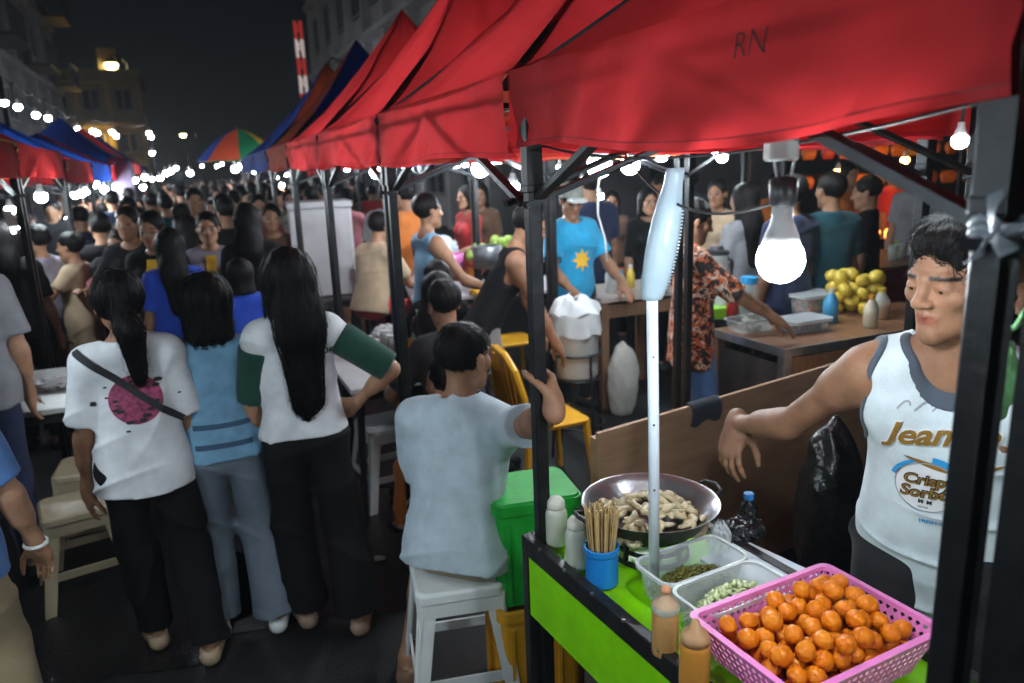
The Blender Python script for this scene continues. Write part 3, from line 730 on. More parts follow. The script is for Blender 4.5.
# ------------------------------------------------------------------ lamps
LAMP_L = 170.
def lampmat(name, col, e): return M('lamp_' + name, col, rough=.4, var=0, emit=e, ecol=col)
lw = lampmat('cool', (.80, .93, 1.0), LAMP_L); lww = lampmat('warm', (1.0, .82, .5), 60.); lfar = lampmat('far', (.9, .95, 1.0), 150.); lin = lampmat('inner', (.82, .94, 1.0), 380.)
lkey = lampmat('key', (.86, .95, 1.0), 330.)
lcap = M('lamp_cap', (.62, .62, .62), rough=.35, var=.05); cable_m = M('cable_white', (.5, .5, .5), rough=.5); cable_b = M('cable_black', (.02, .02, .02), rough=.5)
def bulb(p, r, label, group=None, cord=.15, mat=None, name='hanging_bulb', cat='light bulb', cm=None):
    root = empty(name, p, 0, label, cat, group)
    q = MB(); q.lathe([(.0005, -r)] + [(r * math.sin(a), -r * math.cos(a)) for a in [i * math.pi / 14 for i in range(2, 10)]] + [(r * .86, r * .55)], 14); q.build('glass', mat or lw, root, smooth=True)
    q = MB(); q.lathe([(r * .85, r * .551), (r * .7, r * 1.1), (r * .45, r * 1.7), (r * .42, r * 2.3), (r * .0005, r * 2.31)], 14); q.build('cap', lcap, root, smooth=True)
    if cord: q = MB(); q.tube([(0, 0, r * 2.3), (.004, .002, r * 2.3 + cord * .5), (0, 0, r * 2.3 + cord)], .003 + r * .03, 5); q.build('cord', cm or cable_b, root)
    return root
# ------------------------------------------------------------------ market tents
def canvas(name, c, tr=.62):
    return M('canvas_' + name, c, rough=.72, col2=tuple(x * .80 for x in c), vscale=2.6, bump=.55, bscale=16, trans=tr, spec=.3)
RED = canvas('red', (.74, .042, .048)); REDO = canvas('orange_red', (.64, .10, .045)); BLU = canvas('blue', (.02, .07, .36)); YEL = canvas('yellow', (.62, .40, .04)); GRN = canvas('green', (.02, .22, .10)); DRK = canvas('dark', (.03, .032, .04), .15); NAVY = canvas('navy', (.012, .03, .16)); WHI = canvas('white', (.6, .6, .62))
post_m = M('tent_steel', (.014, .015, .017), rough=.42, metal=.5, var=.4, vscale=14, bump=.15, bscale=60)
seam_m = M('canvas_seam', (.20, .012, .016), rough=.8)
brace_m = M('brace_steel', (.026, .028, .032), rough=.38, metal=.6, var=.3, vscale=20)
def tent(o, ang, L, D, label, mats, eave=2.03, val=.19, peak=2.75, seed=0., group='red market tents in a row', bulbs=(), braces=True, skip=(), pw=.034, nu=30, frame=True):
    """o = ground corner, local x along the street side, local y into the stall; mats = roof colour of the four sides"""
    root = empty('market_tent', o, ang, label, 'market tent', group)
    mset = []; 
    for m in mats:
        if m not in mset: mset.append(m)
    mb = MB(); idx = []
    cor = [Vector((0, 0, eave)), Vector((L, 0, eave)), Vector((L, D, eave)), Vector((0, D, eave))]; pk = Vector((L / 2, D / 2, peak))
    nv = 9
    for sd in range(4):
        a, b = cor[sd], cor[(sd + 1) % 4]; nrm = (b - a).cross(Z).normalized()
        def roof(u, v, a=a, b=b):
            e = a.lerp(b, u); p = e.lerp(pk, v); w = v ** 1.28
            z = eave + (peak - eave) * w - .05 * math.sin(math.pi * u) * (1 - v) * math.sin(math.pi * min(1, v * 1.6 + .12))
            n_ = -.020 * (1 - abs(math.sin(7 * u + 3 * v + seed + 1.5 * math.sin(4 * v)))) ** 5 + .020 * noise3((p.x * 5 + seed, p.y * 5, p.z * 7)) + .011 * noise3((p.x * 17, p.y * 17 + seed, 3))
            edge = min(1, 4 * v) * min(1, 5 * min(u, 1 - u) + v)
            return Vector((p.x, p.y, z + n_ * edge))
        def vala(u, v, a=a, b=b, nrm=nrm):
            e = a.lerp(b, u); k = math.sin(math.pi * u)
            sw = (.016 * noise3((e.x * 6 + seed, e.y * 6, v * 1.5)) + .010 * noise3((e.x * 17 + v * 3, e.y * 17, seed + v * 4))) * (.35 + v) + .010 * (1 - abs(math.sin(9 * u + 6 * v + seed + 2 * math.sin(5 * v + 3 * u)))) ** 5 * (.4 + .6 * math.sin(4 * u + seed) ** 2)
            sag = .014 * noise3((u * 5 + seed, sd * 2, 1)) * v + .010 * math.sin(u * math.pi) * v
            return e + nrm * (.006 + sw + .02 * v * k) - Z * (val * v + sag)
        n0 = len(mb.f); mb.grid(lambda u, v: roof(u, v), nu, nv); idx += [mset.index(mats[sd])] * (len(mb.f) - n0)
        VV = (0, .18, .36, .54, .74, .925, .935, 1.0)
        n0 = len(mb.f); mb.grid(lambda u, v: vala(1 - u, VV[round(v * 7)]), nu * 2, 7); k_ = mset.index(mats[sd] if len(mats) < 8 else mats[4 + sd]); nn = len(mb.f) - n0
        idx += [k_] * (nn - nu * 4) + [len(mset)] * (nu * 2) + [k_] * (nu * 2)
    cn = mb.build('canopy', mset[0], root, smooth=True)
    for m in mset[1:] + [seam_m]: cn.data.materials.append(m)
    cn.data.polygons.foreach_set('material_index', idx)
    if not frame: return root
    ph = eave - .025
    for ci_, (c, (sx, sy)) in enumerate(zip(cor, ((1, 1), (-1, 1), (-1, -1), (1, -1)))):
        if ci_ in skip: continue
        q = MB(); x, y = c.x + sx * (pw / 2 + .008), c.y + sy * (pw / 2 + .008)
        jz = 1.76; q.box((x, y, jz / 2), (pw, pw, jz)); q.box((x, y, jz + (ph - jz) / 2), (pw * 1.2, pw * 1.2, ph - jz)); q.box((x, y, jz), (pw * 1.28, pw * 1.28, .02)); q.box((x, y, .01), (pw * 2, pw * 2, .016))
        q.build('post', post_m, root, bevel=.003)
    for a, b in ((0, 1), (1, 2), (2, 3), (3, 0)):
        pa, pb = cor[a], cor[b]; inn = (Vector((L / 2, D / 2, eave)) - (pa + pb) / 2).normalized() * .035
        q = MB(); zt, zl = -.05, -.31; md = (pa + pb) / 2
        for u0, u1 in ((pa, md), (md, pb)):
            lo_, hi_ = (u0, u1) if u0 is pa else (u1, u0)
            q.bar(lo_ + inn + Z * zl, hi_ + inn + Z * zt, .026, .014)
        q.bar(pa + inn * 1.6 + Z * (zt - .02), pb + inn * 1.6 + Z * (zt - .02), .022, .014)
        q.build('scissor_brace', brace_m, root)
    for c in cor:
        q = MB(); m_ = c.lerp(pk, .5); q.bar(c - Z * .03, Vector((m_.x, m_.y, eave + (peak - eave) * .40 - .03)), .022); q.bar(Vector((m_.x, m_.y, eave + (peak - eave) * .40 - .03)), pk - Z * .04, .022)
        q.build('rafter', brace_m, root)
    q = MB(); q.bar((L / 2, D / 2, eave - .2), pk - Z * .03, .03); q.build('peak_strut', brace_m, root)
    return root
ANG_R = math.atan2(-S.y, -S.x); ANG_L = math.atan2(S.y, S.x)
def right_tent(t0, t1, label, mats, D=1.5, back=0., **k):       # t0 nearer, t1 farther, measured from A0 along the street
    return tent(A0 + S * t1 + N * back, ANG_R, t1 - t0, D, label, mats, **k)
T1 = right_tent(-1.20, .0, 'large red canopy of the nearest snack stall with RN inked on its valance', [RED] * 4, seed=1., D=1.6, val=.178)
T0 = right_tent(-2.6, -1.212, 'red canopy overhead next to the snack stall at the near right corner', [RED] * 4, seed=2.)
right_tent(.05, 1.36, 'red canopy directly behind the snack stall canopy', [RED, RED, RED, REDO], seed=3., skip=(1,))
right_tent(1.39, 2.85, 'dark red canopy third along the right hand row', [RED] * 4, seed=4., peak=2.9)
right_tent(2.88, 4.3, 'red canopy fourth along the right hand row', [RED] * 4, seed=5., peak=2.85)
right_tent(4.33, 5.8, 'red canopy with blue sides fifth along the right row', [REDO, BLU, BLU, BLU], seed=6., peak=2.9)
right_tent(5.83, 7.3, 'blue canopy with orange red side far along the right row', [BLU, REDO, BLU, REDO], seed=7., peak=2.9)
right_tent(7.33, 9.0, 'blue and red canopy farthest in the right hand row', [BLU, REDO, BLU, BLU], seed=8.)
# the inked letters
me = text_mesh('RN', .050, shear=.12, bold=-.0008)
cn1 = [c for c in T1.children if c.name.startswith('canopy')][0]
lx = .83
inkm = M('ink_black', (.02, .008, .01), rough=.8, var=0)
project(me, cn1, (lx, 0.0, 1.965), (0, 1, 0), (0, 0, 1), 'ink_letters', inkm, T1, off=.002)
# left row, across the street
L0 = Vector((-2.95, 4.7, 0))
def left_tent(t0, t1, label, mats, D=1.9, **k):
    return tent(L0 + S * t0, ANG_L, t1 - t0, D, label, mats, group='coloured market tents across the street', val=.2, **k)
left_tent(-2.0, -.05, 'red and yellow canopy at the left edge of the street', [RED, YEL, BLU, YEL], eave=2.05, peak=2.45, seed=9.)
left_tent(0, 1.9, 'red canopy with a yellow panel on the left side of the street', [YEL, RED, BLU, YEL, RED, RED, RED, RED], eave=2.05, peak=2.42, seed=10.)
left_tent(2.0, 3.9, 'blue canopy with red front on the left side', [RED, RED, BLU, RED], eave=2.0, peak=2.45, seed=11.)
left_tent(4.0, 6.2, 'blue canopy midway along the left row', [BLU, BLU, BLU, BLU], eave=2.0, peak=2.5, seed=12.)
left_tent(6.4, 8.6, 'red fronted blue canopy farther down the left row', [RED, BLU, BLU, BLU], eave=2.0, peak=2.5, seed=13.)
left_tent(8.8, 11.4, 'blue canopy far down the left hand row', [BLU, BLU, BLU, BLU], eave=2.1, peak=2.9, seed=14.)
left_tent(11.6, 14.4, 'small red canopy at the far end of the left row', [RED, RED, RED, RED], eave=2.1, peak=2.9, seed=15.)
left_tent(15, 18, 'dark blue canopy last in sight on the left', [NAVY, BLU, BLU, NAVY], eave=2.1, peak=2.9, seed=16.)
# second row behind the right hand stalls
def back_tent(t0, t1, nb, label, **k):
    return tent(A0 + S * t1 + N * nb, ANG_R, t1 - t0, 2.2, label, [DRK] * 4, group='dark tents of the inner row', eave=2.35, val=.12, peak=2.9, **k)
back_tent(-1.4, 1.0, 3.9, 'dark canopy over the inner stalls behind the bulb', seed=20.)
back_tent(1.05, 3.4, 3.9, 'dark canopy over the fruit shake counter', seed=21.)
back_tent(3.5, 6.0, 3.6, 'dark canopy of the inner row behind the limes', seed=22.)
back_tent(-1.4, 1.2, 6.4, 'dark canopy farthest back above the glowing grill stall', seed=23.)
back_tent(1.3, 4.0, 6.4, 'dark canopy deep in the inner row', seed=24.)

# parasols down the street
def parasol(p, R_, ztop, zrim, cols, label, n=8):
    root = empty('parasol', p, .3, label, 'parasol', 'parasols down the street')
    mb = MB(); idx = []
    for k in range(n):
        a0, a1 = 2 * math.pi * k / n, 2 * math.pi * (k + 1) / n; n0 = len(mb.f)
        def f(u, v, a0=a0, a1=a1):
            a = a0 + (a1 - a0) * u; r = R_ * v * (1 - .05 * math.sin(math.pi * u) * v)
            return Vector((r * math.cos(a), r * math.sin(a), ztop - (ztop - zrim) * (v ** 1.7)))
        mb.grid(f, 4, 6); idx += [k % len(cols)] * (len(mb.f) - n0)
    c = mb.build('canopy', cols[0], root, smooth=True)
    for m in cols[1:]: c.data.materials.append(m)
    c.data.polygons.foreach_set('material_index', idx)
    q = MB(); q.tube([(0, 0, 0), (0, 0, ztop + .08)], .022, 8); q.build('pole', brace_m, root)
    q = MB()
    for k in range(n):
        a = 2 * math.pi * k / n; q.bar((0, 0, ztop - .35), (R_ * .6 * math.cos(a), R_ * .6 * math.sin(a), ztop - (ztop - zrim) * .45), .012)
    q.build('rib', brace_m, root)
    return root
pp = aty(240, 150, 14.5); parasol((pp.x, 14.5, 0), .78, 2.62, 2.06, [BLU, REDO, GRN, YEL], 'large parasol with blue, orange and green panels amid the crowd')
pp = aty(284, 150, 19); parasol((pp.x, 19, 0), .8, 2.75, 2.35, [RED, REDO], 'small red parasol beyond the multicoloured one')
# ------------------------------------------------------------------ the snack stall
def plast(name, c, **k):
    kw = dict(rough=.35, var=.06, spec=.5, bump=.04, bscale=30); kw.update(k); return M('plastic_' + name, c, **kw)
TZ = .83
u_ = Vector((.465, -.885, 0)).normalized(); v_ = Vector((.885, .465, 0)).normalized(); CA = math.atan2(u_.y, u_.x)
CO = Vector((.006, 1.85, 0))
def cart(u, v, z=0.): return CO + u_ * u + v_ * v + Z * z
lime = M('green_laminate', (.23, .66, .002), rough=.38, var=.16, vscale=7, bump=.05, bscale=14, spec=.3)
blackm = M('black_frame', (.012, .012, .013), rough=.38, var=.5, vscale=18, bump=.2, bscale=70, spec=.5)
ct = empty('snack_cart', CO, CA, 'lime green snack cart with a black frame under the red canopy', 'food cart')
CL_, CW = 1.16, .47
q = MB(); q.box((CL_ / 2, CW / 2, TZ - .016), (CL_ - .05, CW - .05, .024)); q.build('tabletop', lime, ct)
q = MB()
q.box((CL_ / 2, .012, TZ - .010), (CL_, .028, .052)); q.box((CL_ / 2, CW - .012, TZ - .010), (CL_, .028, .052)); q.box((.012, CW / 2, TZ - .010), (.028, CW - .053, .050)); q.box((CL_ - .012, CW / 2, TZ - .010), (.028, CW - .053, .050))
q.build('edge_frame', blackm, ct, bevel=.003)
q = MB(); q.box((CL_ / 2, .010, TZ - .125), (CL_ - .06, .014, .175)); q.build('apron', lime, ct); q = MB(); q.box((.010, CW / 2, TZ - .125), (.014, CW - .06, .175)); q.build('apron', lime, ct)
q = MB(); q.box((CL_ / 2, CW - .010, TZ - .125), (CL_ - .06, .014, .175)); q.build('apron', lime, ct)
for x in (.014, CL_ - .014):
    for y in (.014, CW - .014):
        q = MB(); q.box((x, y, (TZ - .036) / 2), (.03, .03, TZ - .036)); q.build('leg', blackm, ct, bevel=.002)
q = MB()
for a, b in (((.03, .03), (CL_ - .03, .03)), ((.03, CW - .03), (CL_ - .03, CW - .03)), ((.03, .03), (.03, CW - .03)), ((CL_ - .03, .03), (CL_ - .03, CW - .03))): q.bar((*a, .22), (*b, .22), .022)
q.build('stretcher', blackm, ct)
q = MB(); q.box((CL_ / 2, CW / 2, .235), (CL_ - .08, CW - .08, .012)); q.build('shelf', M('plywood_dark', (.12, .07, .04), rough=.8, var=.3, stretch=(1, 8, 1)), ct)
q = MB()
for k in range(9): q.lathe([(.0005, .004), (.0045, .0035), (.005, 0), (.005, -.002)], 8, c=(.1 + k * .12, -.002, TZ + .0165))
q.build('rivet', M('rivet_steel', (.4, .4, .4), rough=.3, metal=.9), ct)

def on(px, py, z=TZ): return at(px, py, z)
# --- wok with fried pieces
alum = M('aluminium', (.55, .56, .58), rough=.28, metal=.95, var=.12, vscale=14, bump=.1, bscale=90)
wokb = M('wok_black', (.016, .016, .018), rough=.5, metal=.3, var=.4, vscale=15, bump=.3, bscale=60)
WZ = .965; wp = at(650, 503, WZ); wp.z = 0; RW = .170
wk = empty('wok', (wp.x, wp.y, WZ - .095), .4, 'wide black wok with a bright metal rim full of pale fried pieces', 'wok')
pr = [(.0005, 0), (.05, .003), (.09, .018), (.13, .048), (.155, .080), (RW, .098)]
pi = [(RW - .002, .100), (.152, .083), (.126, .052), (.087, .023), (.05, .009), (.0005, .006)]
q = MB(); q.lathe(pr + [(RW + .004, .102)], 40, caps=False); q.build('bowl', wokb, wk, smooth=True)
q = MB(); q.lathe([(RW + .0045, .103)] + pi, 40, caps=False); q.build('inner_surface', alum, wk, smooth=True)
for sg in (-1, 1):
    q = MB(); q.tube([(sg * (RW - .005), -.04, .088), (sg * (RW + .028), -.034, .10), (sg * (RW + .036), 0, .104), (sg * (RW + .028), .034, .10), (sg * (RW - .005), .04, .088)], .0055, 8); q.build('handle', wokb, wk, smooth=True)
# burner under it
br = empty('gas_burner', (wp.x, wp.y, TZ), .3, 'low black gas burner ring beneath the wok', 'burner')
q = MB(); q.lathe([(.095, .0), (.10, .0), (.10, .012), (.095, .012)], 28, caps=False); q.build('ring', wokb, br); q = MB(); q.lathe([(.085, .028), (.093, .028), (.093, .036), (.085, .036)], 28, caps=False); q.build('ring', wokb, br)
q = MB()
for k in range(4):
    a = k * math.pi / 2 + .4; q.bar((.095 * math.cos(a), .095 * math.sin(a), 0), (.090 * math.cos(a), .090 * math.sin(a), .058), .01)
q.build('support', wokb, br)
dump = M('fried_dough', (.66, .56, .36), rough=.45, col2=(.46, .35, .19), vscale=38, bump=.5, bscale=70, spec=.5)
def piece(seed):
    q = MB(); random.seed(seed); L, w = random.uniform(.026, .036), random.uniform(.009, .012); bend = random.uniform(.008, .018)
    vs = []; n = 9; m = 8
    def f(u, v):
        t = u * 2 - 1; a = 2 * math.pi * v; r = w * math.sqrt(max(0, 1 - abs(t) ** 2.6)) * (1 + .12 * math.sin(5 * t + seed) + .08 * math.sin(2 * a + seed))
        return Vector((L * t, r * math.cos(a) + bend * (1 - t * t) * 1.2, r * .7 * math.sin(a)))
    q.grid(f, n, m); return q
protos = [piece(i).build('fried_piece', dump, smooth=True, merge=True) for i in range(5)]
random.seed(3); n_ = 0
for i in range(78):
    rr = .128 * math.sqrt(random.random()); a = random.uniform(0, 6.28); x, y = rr * math.cos(a), rr * math.sin(a)
    base = .010 + .75 * rr * rr * 2.2
    z = WZ - .095 + max(base, .024 + .056 * (1 - (rr / .14) ** 2)) + .018 * random.random() + .008
    o = protos[i] if i < 5 else protos[i % 5].copy()
    if i >= 5: COL.objects.link(o)
    o.location = (wp.x + x, wp.y + y, z); o.rotation_euler = (random.uniform(-.5, .5), random.uniform(-.5, .5), random.uniform(0, 6.28))
    s_ = random.uniform(.85, 1.15); o.scale = (s_, s_, s_)
    tag(o, 'pale crescent shaped fried piece lying in the black wok', 'fried snack', 'fried pieces in the wok')
# --- white squeeze bottles with domed caps
milk = M('milky_plastic', (.66, .68, .58), rough=.35, var=.1, vscale=6, bump=.05, bscale=40, sss=.1, trans=.3)
def sbottle(p, h, r, label, mats, dome=True):
    b = tag(MB().lathe([(.0005, 0), (r * .95, 0), (r, .006), (r, h * .62), (r * .97, h * .68), (r * .80, h * .76), (r * .62, h * .79)], 24).build('squeeze_bottle', mats[0], smooth=True), label, 'bottle', 'squeeze bottles on the cart')
    b.location = p
    c = MB()
    if dome: c.lathe([(r * .80, h * .765), (r * .84, h * .80), (r * .80, h * .90), (r * .5, h * .98), (r * .0005, h)], 20)
    else: c.lathe([(r * .97, h * .69), (r * .98, h * .76), (r * .80, h * .83), (r * .42, h * .88), (r * .26, h), (r * .0005, h * 1.01)], 20)
    c.build('cap', mats[1], b, smooth=True)
    return b
sbottle(on(557, 543), .135, .0290, 'cloudy white squeeze bottle with domed cap in the corner of the cart', (milk, plast('cap_cream', (.62, .60, .52))))
sbottle(on(577, 566), .138, .0280, 'cloudy white squeeze bottle half hidden by the blue cup', (milk, plast('cap_cream', (.62, .60, .52))))
sauce1 = M('sauce_amber', (.62, .30, .07), rough=.3, col2=(.50, .30, .13), vscale=9, sss=.1); sauce2 = M('sauce_orange', (.68, .31, .05), rough=.3, col2=(.60, .24, .04), vscale=9, sss=.1)
clearcap = M('clear_cap', (.62, .44, .28), rough=.3, var=.1, trans=.3)
b = sbottle(on(665, 652), .142, .0275, 'amber sauce bottle with a stained cap beside the cucumber box', (sauce1, clearcap), False)
q = MB(); q.ball((0, 0, .143), .0115, rz=.8); q.build('nozzle_tip', M('nozzle', (.55, .25, .12), rough=.4), b, smooth=True)
q = MB(); q.lathe([(.0279, .098), (.0284, .102), (.0284, .109), (.0279, .112)], 24, caps=False); q.build('rim', milk, b, smooth=True)
b = sbottle(on(694, 686), .142, .0290, 'orange sauce bottle nearest the pink basket', (sauce2, M('cap_orange', (.56, .33, .16), rough=.3, var=.1, trans=.3)), False)
# --- blue cup of skewers
cp = on(602, 582); cyan = plast('blue_cup', (.012, .20, .58))
cup = tag(MB().lathe([(.0005, 0), (.0375, 0), (.0390, .003), (.0395, .080), (.0425, .083), (.0425, .098), (.0400, .099), (.0370, .097), (.0350, .006), (.0005, .005)], 32).build('skewer_cup', cyan, smooth=False, loc=cp), 'bright blue plastic cup holding bamboo skewers', 'cup')
cup.modifiers.new('b', 'BEVEL').width = .001
bam = M('bamboo', (.55, .38, .17), rough=.6, col2=(.42, .27, .11), vscale=30)
sk = MB(); sk.tube([(0, 0, 0), (0, 0, .185)], [.0019, .0019], 6); sk = sk.build('bamboo_skewer', bam)
random.seed(5); i = 0
for ring in range(5):
    for k in range(max(1, ring * 6)):
        o = sk if i == 0 else sk.copy()
        if i: COL.objects.link(o)
        a = k * 2 * math.pi / max(1, ring * 6) + random.uniform(-.2, .2); r0 = ring * .0066
        o.location = (cp.x + r0 * .85 * math.cos(a), cp.y + r0 * .85 * math.sin(a), TZ + .006 + random.uniform(0, .008))
        t = r0 * random.uniform(.3, 2.0); o.rotation_euler = (-t * math.sin(a) * 2.2, t * math.cos(a) * 2.2, 0)
        tag(o, 'thin bamboo skewer standing in the blue cup', 'skewer', 'bamboo skewers in the cup'); i += 1
# --- see-through food boxes
film = M('clear_box', (.66, .72, .72), rough=.22, var=0, clear=.74, spec=.6)
film2 = M('box_rim', (.70, .75, .75), rough=.25, var=0, clear=.25)
def rrect(hx, hy, r, n=5):
    o = []
    for cx, cy, a0 in ((hx - r, hy - r, 0), (-hx + r, hy - r, 90), (-hx + r, -hy + r, 180), (hx - r, -hy + r, 270)):
        for k in range(n + 1): a = rad(a0 + 90 * k / n); o.append((cx + r * math.cos(a), cy + r * math.sin(a)))
    return o
def rloft(levels, cap0=True):
    q = MB(); vs = []; fs = []; n = None
    for hx, hy, r, z in levels:
        o = rrect(hx, hy, r); n = len(o); vs += [(x, y, z) for x, y in o]
    for i in range(len(levels) - 1):
        for k in range(n): k2 = (k + 1) % n; fs.append((i * n + k, i * n + k2, (i + 1) * n + k2, (i + 1) * n + k))
    if cap0: fs.append(tuple(range(n))[::-1])
    return q.add(vs, fs)
def box(p, rz, hx, hy, h, label, name='food_box', group='clear food boxes', mat=None):
    b = rloft([(hx * .80, hy * .80, .02, .001), (hx * .84, hy * .84, .024, .006), (hx * .97, hy * .97, .03, h)]).build(name, mat or film, smooth=False, solid=.0015)
    b.location = p; b.rotation_euler = (0, 0, rz); tag(b, label, 'food box', group)
    r = rloft([(hx * .97, hy * .97, .03, h - .001), (hx + .004, hy + .004, .033, h), (hx + .004, hy + .004, .033, h - .007), (hx * .99, hy * .99, .031, h - .0075)], False); r.build('rim', film2, b, solid=.001)
    return b
def scatter_stuff(name, p, rz, hx, hy, z0, dz, n, maker, mat, label):
    q = MB(); random.seed(n)
    for i in range(n):
        x, y = random.uniform(-hx, hx), random.uniform(-hy, hy); maker(q, (x, y, z0 + random.random() * dz * (1.1 - .5 * (abs(x / hx) + abs(y / hy)))))
    o = q.build(name, mat, smooth=True); o.location = p; o.rotation_euler = (0, 0, rz); return tag(o, label, 'food', kind='stuff')
def slice_(q, c):
    a = random.uniform(0, 3); r = Euler((random.uniform(-.6, .6), random.uniform(-.6, .6), a)).to_matrix(); q.box(c, (random.uniform(.008, .02), random.uniform(.006, .012), random.uniform(.003, .006)), r)
BA = CA + math.pi / 2
p1 = Vector((.395, 1.565, 0)); p1.z = TZ + .002
box(p1, BA + .0, .122, .064, .086, 'clear plastic box of dark green relish beside the wok')
scatter_stuff('relish', p1, BA, .092, .046, .012, .050, 1700, lambda q, c: q.box(c, (random.uniform(.004, .012), random.uniform(.003, .008), random.uniform(.002, .005)), (random.uniform(-.5, .5), random.uniform(-.5, .5), random.uniform(0, 3))), M('relish', (.10, .115, .012), rough=.3, col2=(.20, .16, .03), vscale=60, spec=.6), 'dark chopped relish in the clear box')
p2 = Vector((.452, 1.445, 0)); p2.z = TZ + .002
box(p2, BA - .0, .122, .060, .086, 'clear plastic box of pale chopped cucumber behind the pink basket')
scatter_stuff('cucumber', p2, BA, .092, .042, .012, .080, 1300, slice_, M('cucumber', (.48, .58, .26), rough=.35, col2=(.58, .62, .38), vscale=40, spec=.6, sss=.1), 'pale green chopped cucumber in the clear box')
q = MB(); q.tube([(0, 0, 0), (.05, 0, .012), (.10, 0, .035)], .0022, 8); q.ball((-.012, 0, .0), .016, rz=.25, ry=.8)
sp = q.build('spoon', M('spoon_steel', (.6, .6, .62), rough=.2, metal=1., var=0), smooth=True); p = at(706, 625, TZ + .045); sp.location = p; sp.rotation_euler = (0, .1, BA + .25); tag(sp, 'steel spoon lying in the cucumber box', 'spoon')
# --- cutting board
bp_ = at(758, 568, TZ + .008); q = rloft([(.115, .082, .012, 0), (.115, .082, .012, .012)]); n_v = len(q.v) // 2; q.f.append(tuple(range(n_v, 2 * n_v)))
o = q.build('cutting_board', plast('board', (.66, .72, .80), rough=.5), bevel=.002); o.location = (bp_.x, bp_.y, TZ + .001); o.rotation_euler = (0, 0, CA + .12); tag(o, 'pale blue white cutting board between the food boxes and the vendor', 'cutting board')
# --- black bag and blue capped bottle
crin = M('black_bag', (.010, .010, .012), rough=.22, var=.3, vscale=10, bump=.9, bscale=26, spec=.7)
def crumple(name, c, r, mat, label, cat, amp=.18, f=7., seed=0., res=None, cut0=True, group=None):
    r = np.array(r, float); res = res or float(min(r)) / 9
    def fn(X):
        q = X / r.astype(F32); d = (np.linalg.norm(q, axis=1) - 1) * float(min(r))
        w = np.sin(f * q[:, 0] + 2 * np.sin(f * .7 * q[:, 2] + seed)) * np.sin(f * 1.1 * q[:, 1] + 2 * np.sin(f * .8 * q[:, 0] + seed)) + .6 * np.abs(np.sin(f * 1.9 * q[:, 2] + 3 * q[:, 0] * f * .5 + seed))
        d = d + (w * amp * float(min(r))).astype(F32)
        if cut0: d = np.maximum(d, -X[:, 2] - F32(r[2] * .8))
        return d
    Vt, Q = surface(fn, -r * 1.5, r * 1.5, res)
    o = bpy.data.objects.new(name, np_mesh(name, Vt, Q, mat)); COL.objects.link(o); o.location = Vector(c) + Z * (r[2] * .8 if cut0 else 0)
    return tag(o, label, cat, group)
pb = at(742, 540, TZ); crumple('plastic_bag', pb, (.058, .042, .036), crin, 'crumpled black plastic bag on the cart by the cutting board', 'plastic bag', seed=1.)
pc = at(748, 532, TZ); bb = tag(MB().lathe([(.0005, 0), (.022, 0), (.024, .01), (.024, .055), (.012, .072), (.011, .078)], 20).build('small_bottle', crin, smooth=True, loc=(pc.x + .012, pc.y + .04, TZ)), 'small dark bottle with a blue cap behind the black bag', 'bottle')
q = MB(); q.lathe([(.0135, .078), (.0138, .080), (.0138, .094), (.0005, .095)], 18); q.build('cap', plast('cap_blue', (.03, .22, .62)), bb)
clearbag = M('clear_bag', (.75, .78, .80), rough=.22, var=0, clear=.50, bump=.6, bscale=22, spec=.8)
pg = at(720, 520, .93); crumple('plastic_bag', (pg.x, pg.y, .865), (.03, .026, .062), clearbag, 'thin clear plastic bag pinched in the vendor\'s hand', 'plastic bag', amp=.25, seed=3., cut0=False)
# --- pink basket and its quail eggs
pink = plast('pink', (.72, .20, .50), rough=.38, sss=.05)
BC = Vector((.565, 1.287, TZ + .001)); bang = math.atan2(v_.y, v_.x) - .02
bk = empty('basket', BC, bang, 'pink lattice plastic basket heaped with orange balls', 'basket')
HX, HY, BH = .186, .134, .098
def latt(p00, p10, p01, p11, nu, nv, fr=.26, nrm=None):
    q = MB()
    B = lambda u, v: p00.lerp(p10, u).lerp(p01.lerp(p11, u), v)
    for i in range(nu):
        for j in range(nv):
            u0, u1, v0, v1 = i / nu, (i + 1) / nu, j / nv, (j + 1) / nv; du, dv = (u1 - u0) * fr * .5, (v1 - v0) * fr * .5
            O = [B(u0, v0), B(u1, v0), B(u1, v1), B(u0, v1)]; um, vm = (u0 + u1) / 2, (v0 + v1) / 2
            I = [B(um, v0 + dv), B(u1 - du, vm), B(um, v1 - dv), B(u0 + du, vm)]   # diamond hole
            q.add(O + I, [(0, 1, 4), (1, 5, 4), (1, 2, 5), (2, 6, 5), (2, 3, 6), (3, 7, 6), (3, 0, 7), (0, 4, 7)])
    return q
k_ = .80; lo4 = [Vector((sx * HX * k_, sy * HY * k_, .004)) for sx, sy in ((-1, -1), (1, -1), (1, 1), (-1, 1))]; hi4 = [Vector((sx * HX, sy * HY, BH)) for sx, sy in ((-1, -1), (1, -1), (1, 1), (-1, 1))]
for i in range(4):
    j = (i + 1) % 4; L_ = (hi4[j] - hi4[i]).length; latt(lo4[i], lo4[j], hi4[i], hi4[j], int(L_ / .0165), 6).build('lattice_wall', pink, bk, solid=.0028)
latt(lo4[0], lo4[1], lo4[3], lo4[2], 16, 12, .3).build('lattice_floor', pink, bk, solid=.0028)
rl = rloft([(HX - .004, HY - .004, .016, BH - .004), (HX + .009, HY + .009, .022, BH - .002), (HX + .011, HY + .011, .023, BH + .005), (HX - .003, HY - .003, .016, BH + .006), (HX - .004, HY - .004, .016, BH - .004)], False); rl.build('rim', pink, bk, smooth=False, bevel=.001)
